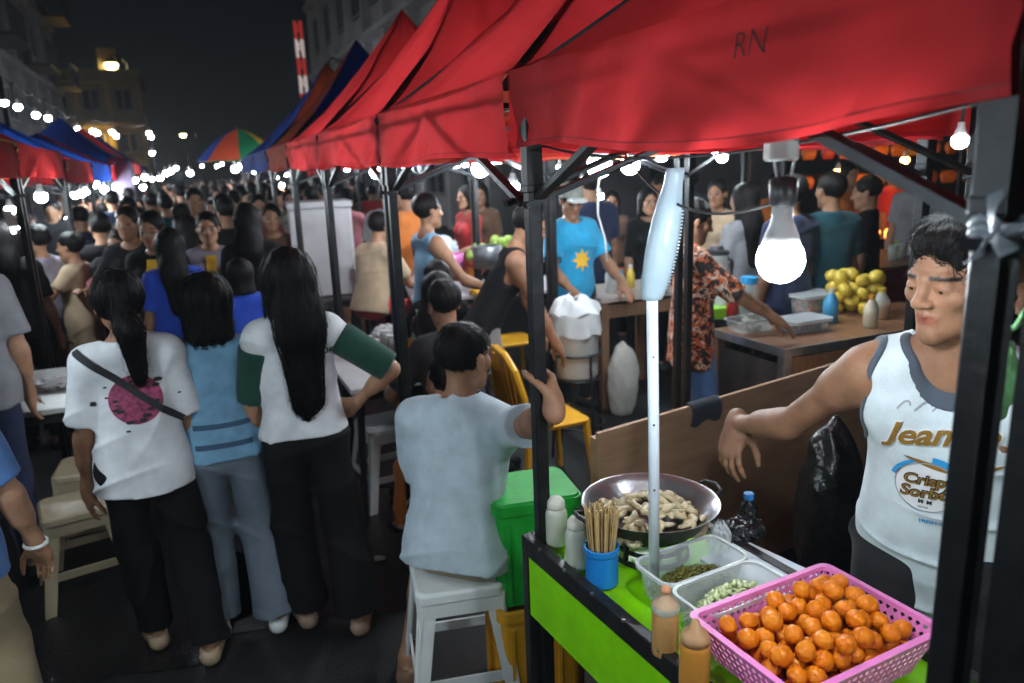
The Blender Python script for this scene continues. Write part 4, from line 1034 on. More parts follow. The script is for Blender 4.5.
egg_m = [M('quail_egg_orange', (.72, .215, .006), rough=.30, col2=(.60, .13, .004), vscale=35, bump=.35, bscale=85, spec=.3, sss=.08), M('quail_egg_deep', (.64, .155, .006), rough=.30, col2=(.74, .24, .012), vscale=30, bump=.4, bscale=70, spec=.3, sss=.08)]
def egg(seed):
    q = MB(); vs = []; n, m = 20, 14
    def f(u, v):
        th = math.pi * v; a = 2 * math.pi * u; d = Vector((math.sin(th) * math.cos(a), math.sin(th) * math.sin(a), math.cos(th) * 1.10))
        k = 1 + .085 * noise3((d.x * 3.1 + seed * 3, d.y * 3.1, d.z * 3.1 + seed)) + .03 * noise3((d.x * 9, d.y * 9 + seed, d.z * 9))
        return d * (.0179 * k)
    q.grid(f, n, m); return q
eggs = [egg(i * 1.7).build('quail_egg', egg_m[i % 2], smooth=True, merge=True) for i in range(6)]
placed = []; random.seed(11); RE = .0176
for i in range(132):
    best = None
    for t in range(26):
        lim = .80 + .2 * min(1, len(placed) / 50)
        x, y = random.uniform(-1, 1) * (HX * .86 - RE) * lim, random.uniform(-1, 1) * (HY * .86 - RE) * lim
        z = RE + .006
        for (a, b, c) in placed:
            d2 = (a - x) ** 2 + (b - y) ** 2
            if d2 < (2 * RE) ** 2: z = max(z, c + math.sqrt((2 * RE) ** 2 - d2))
        sc_ = z + .10 * ((x - .03) / HX) ** 2 * .34 + .10 * (y / HY) ** 2 * .28
        if best is None or sc_ < best[0]: best = (sc_, x, y, z)
    placed.append(best[1:])
cr, srn = math.cos(bang), math.sin(bang)
for i, (x, y, z) in enumerate(placed):
    o = eggs[i] if i < 6 else eggs[i % 6].copy()
    if i >= 6: COL.objects.link(o)
    o.location = (BC.x + x * cr - y * srn, BC.y + x * srn + y * cr, BC.z + z); o.rotation_euler = tuple(random.uniform(0, 6) for _ in range(3)); s_ = random.uniform(.95, 1.08); o.scale = (s_, s_, s_)
    tag(o, 'orange battered quail egg heaped in the pink basket', 'fried egg', 'orange quail eggs in the pink basket')
# --- white pole with a clear sleeve
pv = plast('pvc_white', (.66, .74, .80), rough=.3, var=.1, vscale=5)
pb_ = at(654, 588, TZ); PP = Vector((pb_.x, pb_.y, TZ))
pole = empty('lamp_pole', PP, 0, 'white plastic pole standing on the cart with a clear ribbed sleeve on top', 'pole')
pt = aty(652, 292, PP.y) - PP; pt2 = aty(668, 200, PP.y + .0) - PP; ptop = aty(676, 168, PP.y - .01) - PP
q = MB(); q.tube([(0, 0, 0), (pt.x * .3, 0, pt.z * .5), tuple(pt)], .0125, 20); q.build('pole', pv, pole, smooth=True)
q = MB()
for k in (.36, .58, .80):
    c = Vector(pt) * k; q.lathe([(.0005, .0), (.0026, .0004), (.0026, -.004)], 10)
    vs = q.v[-30:]; q.v[-30:] = [tuple(Vector((v[0] + c.x, c.y - .0124 + -v[2], v[1] + c.z))) for v in vs]
q.build('hole', blackm, pole)
sl_m = M('sleeve_clear', (.62, .76, .84), rough=.16, var=.1, vscale=9, clear=.42, trans=.3, bump=.35, bscale=24, spec=.7)
def sleeve(u, v):
    a = 2 * math.pi * u; c = Vector(pt - Z * .015).lerp(ptop, v); r = .0215 + .012 * math.sin(min(1, v * 1.15) * math.pi) ** .8 - .003 * v
    return c + Vector((math.cos(a) * r, math.sin(a) * r, 0))
q = MB(); q.grid(sleeve, 24, 20); q.build('sleeve', sl_m, pole, smooth=True, solid=.0012)
q = MB()
for k in range(24):
    v = .08 + k * .026; c = Vector(pt - Z * .015).lerp(ptop, v); r = .0215 + .012 * math.sin(min(1, v * 1.15) * math.pi) ** .8 - .003 * v
    q.box(c + Vector((r + .002, 0, 0)), (.007, .003, .0035))
q.build('ratchet_tooth', sl_m, pole)
q = MB(); 
q.tube([tuple(pt * .98), tuple(Vector(pt).lerp(ptop, .55)), tuple(Vector(pt).lerp(ptop, .93))], .0085, 12); q.build('inner_tube', plast('tube_pale', (.70, .80, .86), rough=.25), pole, smooth=True)
# --- the LED bulb hanging from its junction box
kb = aty(780, 268, 1.10); rk = .034
key = bulb(kb + Z * .012, rk, 'large lit LED bulb hanging right over the snack cart', cord=0, mat=lkey, name='led_bulb')
q = MB(); q.lathe([(.016, .078), (.019, .080), (.020, .115), (.013, .120), (.0005, .121)], 16); q.build('socket', M('socket_black', (.02, .02, .022), rough=.4), key, smooth=True)
q = MB(); q.box((-.006, 0, .158), (.042, .034, .032)); q.build('junction_box', M('junction_grey', (.40, .42, .40), rough=.4), key, bevel=.004)
q = MB(); q.tube([(.009, 0, .116), (.0135, 0, .14), (.011, 0, .155)], .002, 6); q.tube([(-.010, 0, .116), (-.014, 0, .14), (-.012, 0, .155)], .0022, 6); q.tube([(-.006, 0, .178), (-.006, .02, .25), (0, .05, .3)], .0025, 6); q.build('wire', cable_m, key, smooth=True)
# plastic tie knotted round the near post
tie = M('tie_plastic', (.36, .40, .45), rough=.42, var=.1, clear=.45, spec=.5, bump=.4, bscale=30)
post_b = A0 + S * (-1.20) ; tz = 1.735
tr_ = empty('plastic_tie', (post_b.x, post_b.y, tz), ANG_R, 'knotted strip of clear plastic tied round the near black post', 'plastic strip')
q = MB()
cx, cy = -.025, .025
for zz in (-.008, .0, .009): q.tube([(cx + .024 * math.cos(a) * 1.0, cy + .024 * math.sin(a), zz + .006 * math.sin(3 * a)) for a in [2 * math.pi * k / 16 for k in range(17)]], .0045, 6)
q.build('band', tie, tr_, smooth=True)
q = MB()
for dx, dz, ln in ((-.03, -.03, .05), (.012, -.02, .04), (.04, .01, .05), (-.01, .04, .05)):
    q.grid(lambda u, v, dx=dx, dz=dz, ln=ln: Vector((cx + .02 + dx * v * .9 + .012 * (u - .5), cy - .030 - .012 * math.sin(v * 5) * u, dz * v * 1.0 + .016 * (u - .5) * (1 - .4 * v))), 4, 8)
q.build('loose_end', tie, tr_, smooth=True, solid=.0008)
# black wires sagging along the frame of the stall
for k, (a, b, s0, lb) in enumerate(((A0 + Z * 1.86 + N * .06, post_b + Z * 1.88 + N * .06, .05, 'thin black wire sagging along the valance of the snack stall'), (A0 + Z * 1.83 + N * .30, kb + Z * .10, .07, 'thin black wire looping from the far post to the LED bulb'))):
    q = MB(); q.tube([Vector(a).lerp(Vector(b), t / 12) - Z * s0 * 4 * (t / 12) * (1 - t / 12) for t in range(13)], .0028, 6); tag(q.build('power_wire', cable_b, smooth=True), lb, 'wire')
# things under the cart and around it
pu = cart(.18, -.03); crumple('plastic_bag', (pu.x, pu.y, 0.235 + .01 - .235), (.12, .11, .26), clearbag, 'big clear plastic bag of rubbish standing under the cart', 'plastic bag', amp=.12, seed=5.)
pl = cart(.24, -.16); lid = MB().lathe([(.0005, .0), (.055, 0), (.058, .004), (.058, .014), (.052, .018), (.0005, .018)], 28).build('plastic_disc', plast('lid_blue', (.03, .08, .45)), loc=(pl.x, pl.y, .30)); lid.rotation_euler = (1.1, .3, 0); tag(lid, 'dark blue plastic disc inside the clear rubbish bag', 'plastic disc')
ylw = plast('crate_yellow', (.62, .30, .02)); grn = plast('crate_green', (.012, .30, .035), rough=.55, var=.2, spec=.3)
def crate(p, rz, w, d, h, mat, label):
    r = empty('plastic_crate', p, rz, label, 'crate', 'plastic crates beside the cart')
    rloft([(w * .46, d * .46, .02, 0), (w * .5, d * .5, .025, h - .03)]).build('shell', mat, r, solid=.006)
    rloft([(w * .5, d * .5, .025, h - .032), (w * .5 + .012, d * .5 + .012, .03, h - .03), (w * .5 + .012, d * .5 + .012, .03, h), (w * .5 - .005, d * .5 - .005, .024, h)], False).build('rim', mat, r, solid=.004)
    q = MB()
    for k in range(-2, 3):
        for sg in (-1, 1): q.box((k * w * .19, sg * (d * .49 + .002), h * .45), (.012, .012, h * .8)); q.box((sg * (w * .49 + .002), k * d * .19, h * .45), (.012, .012, h * .8))
    q.build('rib', mat, r)
    return r
pgc = at(532, 490, .60); crate((.035, 2.30, 0), .25, .28, .28, .42, ylw, 'orange yellow plastic crate on the ground beside the cart')
gcr = crate((.035, 2.30, .422), .25, .27, .23, .355, grn, 'tall bright green plastic bin standing on the yellow crate')
q = rloft([(.143, .123, .03, .356), (.140, .120, .03, .364)]); q.f.append(tuple(range(len(q.v) // 2, len(q.v)))); q.build('lid', grn, gcr)
# green bag hanging behind the near posts
gbm = M('green_bag', (.10, .24, .10), rough=.6, var=.3, vscale=14, bump=.5, bscale=40, spec=.3)
pgb = aty(990, 380, 1.24); crumple('cloth_bag', (pgb.x, pgb.y, pgb.z), (.045, .035, .085), gbm, 'light green bag hanging behind the two black posts', 'bag', seed=8., cut0=False, amp=.10, f=4.)
gbag = bpy.data.objects[[o.name for o in COL.objects if o.name.startswith('cloth_bag')][0]]; gtop = A0 + S * (-1.237) + N * .03 + Z * 1.72 - Vector(pgb); q = MB(); q.tube([(0, 0, .07), tuple(gtop * .5 + Z * .01), tuple(gtop)], .004, 6); q.build('strap', gbm, gbag, smooth=True)
# ------------------------------------------------------------------ stools, chairs, tables and the stalls behind
def stool(p, rz, mat, label, h=.455, w=.27, group='plastic stools'):
    r = empty('plastic_stool', p, rz, label, 'stool', group)
    hw = w / 2; q = rloft([(hw + .012, hw + .012, .035, h - .035), (hw + .010, hw + .010, .035, h - .008), (hw, hw, .04, h), (hw * .3, hw * .3, .03, h - .004)]); n = len(q.v) // 4
    q.f.append(tuple(range(3 * n, 4 * n))); q.build('seat', mat, r, smooth=False, bevel=.003)
    f = hw + .055
    for sx, sy in ((-1, -1), (1, -1), (1, 1), (-1, 1)):
        q = MB(); T_ = Vector((sx * (hw - .01), sy * (hw - .01), h - .03)); B_ = Vector((sx * f, sy * f, .0))
        for dx, dy, ww, dd in ((-sx * .018, 0, .05, .010), (0, -sy * .018, .010, .05)):
            a = T_ + Vector((dx, dy, 0)); b = B_ + Vector((dx, dy, 0)); q.add([], [])
            x0, y0 = ww / 2, dd / 2; k = .85
            q.add([a + Vector((sx_ * x0 * 1.25, sy_ * y0 * 1.25, 0)) for sx_, sy_ in ((-1, -1), (1, -1), (1, 1), (-1, 1))] + [b + Vector((sx_ * x0 * k, sy_ * y0 * k, 0)) for sx_, sy_ in ((-1, -1), (1, -1), (1, 1), (-1, 1))], [(0, 1, 2, 3), (7, 6, 5, 4), (0, 4, 5, 1), (1, 5, 6, 2), (2, 6, 7, 3), (3, 7, 4, 0)])
        q.build('leg', mat, r, bevel=.002)
    q = MB(); q2 = MB(); m_ = (hw + f) / 2 + .004
    for a, b in (((-1, -1), (1, -1)), ((1, -1), (1, 1)), ((1, 1), (-1, 1)), ((-1, 1), (-1, -1))):
        q.bar((a[0] * m_ * .96, a[1] * m_ * .96, h * .38), (b[0] * m_ * .96, b[1] * m_ * .96, h * .38), .008, .035)
        q2.bar((a[0] * (hw + .003), a[1] * (hw + .003), h - .055), (b[0] * (hw + .003), b[1] * (hw + .003), h - .055), .008, .06)
    q.build('stretcher', mat, r); q2.build('apron', mat, r)
    return r
whp = plast('white', (.66, .68, .68), var=.1); bgp = plast('cream', (.46, .38, .25), var=.12); ylc = plast('chair_yellow', (.72, .36, .02)); orc = plast('chair_orange', (.62, .24, .03))
SEAT_P = Vector((-.22, 2.27, 0))
stool(SEAT_P, .2, whp, 'white plastic stool under the seated man in the white tee', h=.51)
stool((-.72, 3.98, 0), .5, whp, 'white plastic stool standing empty in front of the white table')
stool((-2.12, 3.50, 0), .35, bgp, 'cream plastic stool beside the woman in the printed tee')
stool((-1.98, 3.12, 0), .6, bgp, 'cream plastic stool half hidden by the man in the blue tee', h=.42)
def chair(p, rz, mat, label, group='plastic chairs at the eating tables', arms=False):
    r = empty('plastic_chair', p, rz, label, 'chair', group)      # faces +Y, back at -Y
    q = rloft([(.20, .20, .05, .405), (.205, .205, .05, .425), (.19, .19, .05, .43)]); n = len(q.v) // 3; q.f.append(tuple(range(2 * n, 3 * n))); q.build('seat', mat, r, bevel=.003)
    q = MB(); pts = [(-.19, -.17, .42), (-.20, -.21, .62), (-.175, -.245, .76), (-.10, -.265, .835), (0, -.27, .855), (.10, -.265, .835), (.175, -.245, .76), (.20, -.21, .62), (.19, -.17, .42)]
    P_ = [Vector(pts[0])]
    for a, b in zip(pts[:-1], pts[1:]):
        for k in range(1, 5): P_.append(Vector(a).lerp(Vector(b), k / 4))
    q.tube(P_, .021, 8); 
    for x in (-.150, -.090, -.030, .030, .090, .150): q.bar((x, -.185, .43), (x * .97, -.258 + abs(x) * .10, .838 - abs(x) * .36), .052, .010)
    q.build('backrest', mat, r, smooth=False)
    for sx in (-1, 1):
        for sy in (-1, 1):
            q = MB(); q.tube([(sx * .18, sy * .175, .41), (sx * .21, sy * .215, 0)], [.024, .017], 6); q.build('leg', mat, r)
    for sx in (-1, 1) if arms else ():
        q = MB(); q.tube([(sx * .20, .17, .42), (sx * .235, .17, .60), (sx * .235, .10, .645), (sx * .225, -.15, .65), (sx * .20, -.215, .64)], .016, 6); q.build('armrest', mat, r)
    return r
pc_ = at(512, 342, .82); chair((pc_.x + .16, pc_.y - .16, 0), -1.15, ylc, 'yellow plastic chair with an open arched back behind the near post')
pc_ = at(494, 295, .82); chair((pc_.x + .1, pc_.y + .15, 0), -1.2, ylc, 'yellow plastic chair behind the stooping man in black')
pc_ = at(424, 338, .78); chair((pc_.x, pc_.y + .15, 0), .3, orc, 'orange plastic chair carrying the small child')
def table(p, rz, L, D, h, mat, label, legm=None, cloth_=None):
    r = empty('table', p, rz, label, 'table', None)
    q = MB(); q.box((0, 0, h - .015), (L, D, .03)); q.build('tabletop', mat, r, bevel=.006)
    for sx in (-1, 1):
        for sy in (-1, 1):
            q = MB(); q.tube([(sx * (L / 2 - .06), sy * (D / 2 - .06), h - .03), (sx * (L / 2 - .03), sy * (D / 2 - .03), 0)], [.022, .016], 8); q.build('leg', legm or mat, r)
    q = MB()
    for a, b in (((-1, -1), (1, -1)), ((1, -1), (1, 1)), ((1, 1), (-1, 1)), ((-1, 1), (-1, -1))): q.bar((a[0] * (L / 2 - .05), a[1] * (D / 2 - .05), h - .06), (b[0] * (L / 2 - .05), b[1] * (D / 2 - .05), h - .06), .012, .05)
    q.build('apron', legm or mat, r)
    return r
tw = M('table_white', (.50, .50, .50), rough=.35, var=.15, vscale=4)
table((-.72, 4.42, 0), YAW_S, .78, 1.25, .72, tw, 'white plastic table with sauce jars beyond the three women', blackm)
table((-2.62, 3.95, 0), YAW_S, .75, .95, .72, tw, 'pale plastic table at the left edge of the street', blackm)
TAB = at(355, 345, .72)
clear_jar = M('jar_clear', (.6, .66, .64), rough=.15, var=0, clear=.6, spec=.7)
def jar(p, r, h, mat, lidm, label, name='jar', cat='jar', fill=None, group=None):
    j = tag(MB().lathe([(.0005, 0), (r, 0), (r, h * .75), (r * .9, h * .84), (r * .82, h * .87)], 18).build(name, mat, smooth=True, loc=p), label, cat, group)
    q = MB(); q.lathe([(r * .9, h * .86), (r * .92, h), (.0005, h * 1.01)], 18); q.build('lid', lidm, j)
    if fill: q = MB(); q.lathe([(.0005, .004), (r * .93, .004), (r * .93, h * .6), (.0005, h * .6)], 16); q.build('filling', fill, j)
    return j
brn = M('sauce_brown', (.12, .04, .015), rough=.3)
for i, (dx, dy, lb) in enumerate(((-.10, .12, 'brown sauce jar on the white table nearest its left edge'), (.0, .22, 'brown sauce jar in the middle of the white table'), (-.06, .36, 'brown sauce jar toward the far end of the white table'))):
    jar((-.72 + dx, 4.2 + dy, .72), .04, .12, clear_jar, whp, lb, fill=brn, group='sauce jars on the white table')
crumple('plastic_bag', (-.50, 4.35, .72), (.09, .08, .17), M('green_white_bag', (.50, .58, .48), rough=.3, col2=(.28, .48, .18), vscale=6, bump=.5, bscale=20, trans=.3), 'translucent white and green bag standing on the white table', 'plastic bag', seed=2.)
crumple('plastic_bag', (-.44, 3.98, .72), (.10, .08, .05), clearbag, 'flat clear plastic bag on the near end of the white table', 'plastic bag', seed=4.)
crumple('plastic_bag', (-.80, 4.72, .72), (.10, .10, .07), M('tissue_white', (.6, .6, .6), rough=.8), 'crumpled white tissue pack at the far end of the white table', 'tissue pack', seed=6.)
crumple('plastic_bag', (-2.55, 3.95, .72), (.16, .10, .03), M('tissue_white', (.6, .6, .6), rough=.8), 'crumpled white paper on the pale left table', 'paper', seed=7.)
# foam cool box
foam = M('foam_white', (.52, .50, .52), rough=.8, var=.1, vscale=4, bump=.2, bscale=80)
pf = aty(326, 290, 6.4)
fb = tag(MB().box((0, 0, .36), (.50, .45, .72)).build('foam_box', foam, bevel=.02, loc=(pf.x, 6.4, .80), rz=.3), 'tall white foam cool box between the tent posts', 'cool box')
MB().box((0, 0, .75), (.52, .47, .055)).build('lid', foam, fb, bevel=.012)
table((pf.x, 6.4, 0), .3, .8, .7, .795, M('table_dark', (.06, .05, .05), rough=.6), 'dark low table carrying the white foam box')
# bucket with liner in a metal ring stand
pbk = aty(576, 350, 4.55); bx_ = Vector((pbk.x, 4.55, 0))
liner = M('liner_white', (.62, .64, .66), rough=.35, var=.1, vscale=7, bump=.6, bscale=16, trans=.25, spec=.5)
bk_ = empty('bucket', (bx_.x, bx_.y, .50), 0, 'white bucket lined with a plastic bag on a black metal stand', 'bucket')
q = MB(); q.lathe([(.0005, 0), (.125, 0), (.135, .02), (.145, .38), (.15, .385), (.15, .40), (.14, .40), (.13, .02), (.0005, .02)], 28); q.build('pail', plast('pail', (.56, .57, .56)), bk_, smooth=True)
q = MB(); q.grid(lambda u, v: Vector(((.150 + .012 * math.sin(9 * u * 6.283) * v + .008 * v) * math.cos(u * 6.283), (.150 + .012 * math.sin(9 * u * 6.283) * v + .008 * v) * math.sin(u * 6.283), .41 - .13 * v + .01 * math.sin(u * 31))), 54, 6)
q.grid(lambda u, v: Vector(((.150 - .10 * v + .02 * math.sin(7 * u * 6.283)) * math.cos(u * 6.283), (.150 - .10 * v) * math.sin(u * 6.283), .41 + .10 * v ** .6 + .02 * math.sin(u * 25 + v * 5))), 54, 8); q.build('liner', liner, bk_, smooth=True)
st_ = empty('bucket_stand', bx_, 0, 'black metal ring stand under the lined white bucket', 'stand')
q = MB()
for zz, r in ((.50, .15), (.66, .158), (.2, .17)): q = MB(); q.tube([(r * math.cos(a), r * math.sin(a), zz) for a in [2 * math.pi * k / 28 for k in range(29)]], .008, 6); q.build('ring', blackm, st_)
for k in range(4):
    a = k * math.pi / 2 + .5; q = MB(); q.tube([(.158 * math.cos(a), .158 * math.sin(a), .66), (.165 * math.cos(a), .165 * math.sin(a), .4), (.19 * math.cos(a), .19 * math.sin(a), 0)], .009, 6); q.build('leg', blackm, st_)
q = MB(); q.box((0, 0, .49), (.20, .20, .012)); q.build('plate', blackm, st_)
# plywood panel behind the wok
ply = M('plywood', (.42, .25, .15), rough=.68, col2=(.30, .17, .10), vscale=4., stretch=(1, 1, 7), bump=.2, bscale=60)
pa = at(597, 433, .86); pb2 = at(872, 352, .86); d_ = (pb2 - pa); Lp = d_.length
pn_ = empty('plywood_panel', (pa.x, pa.y, 0), math.atan2(d_.y, d_.x), 'low reddish brown plywood screen behind the wok', 'panel')
q = MB(); q.box((Lp / 2, 0, .435), (Lp, .018, .85)); q.build('board', ply, pn_, bevel=.002)
for x in (.03, Lp * .5, Lp - .03): q = MB(); q.box((x, .03, .415), (.045, .04, .83)); q.build('batten', ply, pn_)
rag = MB(); rag.grid(lambda u, v: Vector((Lp * .27 + u * .17, -.012 - .012 * math.sin(v * 3) + .026 * (v < .12), .867 - .10 * max(0, v - .12) * (1 + .1 * math.sin(u * 9)))), 14, 10)
rg = rag.build('cloth_rag', cloth('rag', (.02, .026, .04)), None, smooth=True, solid=.004); rg.location = (pa.x, pa.y, 0); rg.rotation_euler = (0, 0, math.atan2(d_.y, d_.x)); tag(rg, 'dark folded rag hung over the plywood screen', 'rag')
pbb = at(842, 548, .56); crumple('garbage_bag', (pbb.x + .05, pbb.y + .22, .56), (.12, .10, .36), crin, 'large black garbage bag hanging beside the vendor', 'garbage bag', amp=.07, f=4., seed=4.4, cut0=False)
# --- fruit shake stall
wood = M('counter_wood', (.32, .16, .085), rough=.4, col2=(.20, .09, .045), vscale=5, stretch=(1, 6, 1), bump=.1, bscale=40, spec=.5)
woodp = M('post_wood', (.22, .115, .06), rough=.65, col2=(.14, .07, .04), vscale=6, stretch=(6, 6, 1), bump=.2, bscale=40)
steel = M('edge_steel', (.5, .5, .52), rough=.3, metal=.9, var=.2)
K = at(785, 350, .85); KL = at(710, 329, .85); Kr = at(900, 322, .85)
ls = (KL - K).length; ln = (Kr - K).length + .5
kr = empty('shake_counter', (K.x, K.y, 0), math.atan2(S.y, S.x), 'brown wooden fruit shake counter with a steel edge behind the bulb', 'counter')
# local x along S (length ls+), local y = -N, so the block lies at negative y
q = MB(); q.box((ls / 2, -ln / 2, .835), (ls, ln, .03)); q.build('countertop', wood, kr, bevel=.003)
q = MB(); q.box((ls / 2, .004, .833), (ls + .02, .012, .044)); q.box((-.004, -ln / 2, .833), (.012, ln, .044)); q.build('edge_strip', steel, kr)
for x, y in ((.03, -.03), (ls - .03, -.03), (.03, -ln + .03), (ls - .03, -ln + .03)): q = MB(); q.box((x, y, .41), (.05, .05, .818)); q.build('leg', steel if y == -.03 and x == .03 else woodp, kr)
q = MB(); q.box((.012, -ln / 2, .52), (.014, ln - .12, .56)); q.build('front_panel', wood, kr); q = MB(); q.box((ls / 2, -.014, .60), (ls - .12, .012, .32)); q.build('side_panel', M('panel_dark', (.04, .03, .028), rough=.6), kr)
K2 = at(601, 298, .85)
k2 = empty('side_counter', (K2.x, K2.y, 0), math.atan2(N.y, N.x), 'small wooden side counter left of the woman vendor', 'counter')
q = MB(); q.box((.36, .28, .83), (.74, .62, .035)); q.build('countertop', M('counter_pale', (.42, .36, .33), rough=.4, var=.15), k2, bevel=.004)
for x in (.03, .69):
    for y in (.02, .56): q = MB(); q.box((x, y, .405), (.06, .06, .81)); q.build('leg', woodp, k2)
q = MB(); q.box((.36, .02, .74), (.60, .03, .10)); q.build('rail', woodp, k2)
crumple('plastic_bag', (K2.x + .14, K2.y - .12, 0), (.12, .08, .30), M('bag_white', (.50, .48, .44), rough=.4, var=.15, bump=.4, bscale=16, trans=.2), 'white plastic sack leaning under the side counter', 'plastic bag', amp=.07, f=3.5, seed=12.)
CT = .852
def ctop(px, py, z=CT): return at(px, py, z)
blend_lid = M('blender_dark', (.02, .02, .022), rough=.3)
pbl = ctop(712, 305, CT)
def blender(p, label, lidm, base):
    r = empty('blender', p, .4, label, 'blender', 'blenders on the shake counter')
    q = MB(); q.lathe([(.0005, 0), (.085, 0), (.08, .03), (.065, .11), (.06, .13), (.0005, .13)], 16, p=4); q.build('motor_base', base, r, smooth=False)
    q = MB(); q.lathe([(.05, .132), (.055, .15), (.075, .36), (.078, .365)], 18); q.build('jug', clear_jar, r, smooth=True)
    q = MB(); q.lathe([(.079, .366), (.08, .39), (.045, .40), (.04, .42), (.0005, .42)], 18); q.build('lid', lidm, r)
    q = MB(); q.tube([(.065, 0, .17), (.12, 0, .19), (.125, 0, .31), (.075, 0, .345)], .011, 8); q.build('handle', lidm, r)
    return r
blender(Vector((ctop(715, 312).x, ctop(715, 312).y, CT)), 'glass blender with a grey lid behind the woman vendor', blend_lid, plast('blender_grey', (.3, .31, .32)))
pj = ctop(748, 322); jar(Vector((pj.x, pj.y, CT)), .055, .27, clear_jar, plast('lid_sky', (.02, .30, .62)), 'tall clear jar with a bright blue lid beside the bulb', cat='jar')
yf = M('fruit_yellow', (.58, .40, .03), rough=.45, col2=(.62, .48, .08), vscale=14, bump=.15, bscale=60, sss=.05)
def tub(px, py, hx, hy, h, label, fills, rz=0., lidm=None):
    p = ctop(px, py); p.z = CT + .001; b = box(p, YAW_S + rz, hx, hy, h, label, group='fruit boxes on the shake counter')
    for (dx, col, nm) in fills:
        q = MB(); random.seed(px)
        for i in range(26): q.box((dx * hx + random.uniform(-.3, .3) * hx, random.uniform(-.65, .65) * hy, .012 + random.random() * h * .65), (.024, .022, .018), (random.random(), random.random(), random.random()))
        o = q.build(nm, col); o.location = p; o.rotation_euler = (0, 0, YAW_S + rz); tag(o, {'orange': 'orange fruit cubes', 'green': 'green fruit cubes', 'purple': 'dark purple fruit pieces', 'white': 'pale jelly cubes'}[nm.split('_')[0]] + ' inside a clear box on the shake counter', 'fruit', kind='stuff')
    if lidm:
        l = rloft([(hx + .006, hy + .006, .03, h + .001), (hx + .006, hy + .006, .03, h + .012)]); n = len(l.v) // 2; l.f.append(tuple(range(n, 2 * n))); l.build('lid', lidm, b)
    return b
lidc = M('lid_clear', (.7, .74, .76), rough=.2, var=0, clear=.4, spec=.7)
F_o = M('fruit_orange', (.60, .16, .04), rough=.35, sss=.05); F_g = M('fruit_green', (.28, .38, .07), rough=.35); F_p = M('fruit_purple', (.10, .02, .05), rough=.35); F_w = M('jelly_pale', (.55, .55, .5), rough=.3)
tub(812, 312, .14, .10, .11, 'lidded clear box of orange and green fruit under the bulb', ((-.45, F_o, 'orange_cubes'), (.45, F_g, 'green_cubes')), lidm=lidc)
tub(802, 330, .14, .09, .06, 'shallow clear box of dark purple fruit at the counter front', ((-.3, F_p, 'purple_fruit'), (.4, F_p, 'purple_fruit')), lidm=lidc)
tub(750, 330, .13, .08, .07, 'open clear box of pale jelly in front of the jar', ((0, F_w, 'white_jelly'),))
tub(770, 305, .10, .08, .10, 'clear box of orange fruit half behind the bulb', ((0, F_o, 'orange_cubes'),), lidm=lidc)
# heap of mangoes
pm = ctop(852, 312); random.seed(21)
mg = []
def mango(seed):
    q = MB()
    def f(u, v):
        th = math.pi * v; a = 2 * math.pi * u; d = Vector((math.sin(th) * math.cos(a) * .88, math.sin(th) * math.sin(a), math.cos(th) * 1.22)); k = 1 + .05 * noise3((d.x * 2 + seed, d.y * 2, d.z * 2)); return d * .040 * k + Vector((.006 * math.cos(th) ** 2, 0, 0))
    q.grid(f, 14, 10); return q
mp = [mango(i * 2.3).build('mango', yf, smooth=True, merge=True) for i in range(3)]
pl_ = []
for i in range(30):
    best = None
    for t in range(14):
        rr = .15 * math.sqrt(random.random()); a = random.uniform(0, 6.28); x, y = rr * math.cos(a), rr * math.sin(a) * .8; z = .04
        for (b, c, d) in pl_:
            d2 = (b - x) ** 2 + (c - y) ** 2
            if d2 < .0058: z = max(z, d + math.sqrt(.0058 - d2))
        s0 = z + rr * .5
        if best is None or s0 < best[0]: best = (s0, x, y, z)
    pl_.append(best[1:]); o = mp[i] if i < 3 else mp[i % 3].copy()
    if i >= 3: COL.objects.link(o)
    o.location = (pm.x + best[1], pm.y + best[2], CT + best[3]); o.rotation_euler = tuple(random.uniform(0, 6) for _ in range(3)); tag(o, 'ripe yellow mango in the heap at the right of the shake counter', 'mango', 'mangoes heaped on the shake counter')
# limes in front of the stall behind
stallb = aty(500, 262, 6.3); sb = Vector((stallb.x, 6.3, 0))
table((sb.x - .05, 6.4, 0), .2, 1.5, .8, .80, M('cloth_table', (.42, .38, .42), rough=.8), 'cloth topped table carrying the limes and cups', blackm)
lm = M('lime_green', (.16, .30, .03), rough=.4, col2=(.36, .42, .08), vscale=20, bump=.15, bscale=120)
lp = MB(); lp.ball((0, 0, 0), .040, 12, 8, rz=.95); lp = lp.build('lime', lm, smooth=True); random.seed(4)
for i in range(64):
    o = lp if i == 0 else lp.copy()
    if i: COL.objects.link(o)
    t = random.random(); x = random.uniform(-.30, .30); y = random.uniform(-.18, .18); hgt = max(0, 1 - (x / .36) ** 2 - (y / .24) ** 2)
    o.location = (sb.x + .02 + x, 6.42 + y, 1.04 + .17 * hgt * random.random() ** .6); s_ = random.uniform(.85, 1.1); o.scale = (s_, s_, s_); tag(o, 'green lime in the heap beyond the stooping man', 'lime', 'limes heaped on the cloth topped table')
pp_ = MB(); pp_.lathe([(.0005, 0), (.11, 0), (.13, .12), (.125, .12), (.1, .01), (.0005, .01)], 20); o = pp_.build('basin', plast('pink_basin', (.45, .10, .30)), smooth=True, loc=(sb.x - .42, 6.15, 1.0)); tag(o, 'dark pink plastic basin at the edge of the lime table', 'basin')
pp_ = MB(); pp_.lathe([(.0005, 0), (.10, 0), (.125, .18), (.12, .18), (.095, .01), (.0005, .01)], 20); o = pp_.build('pot', M('pot_grey', (.10, .10, .11), rough=.4, metal=.5), smooth=True, loc=(sb.x - .10, 6.08, 1.0)); tag(o, 'dark grey pot standing in front of the limes', 'pot')
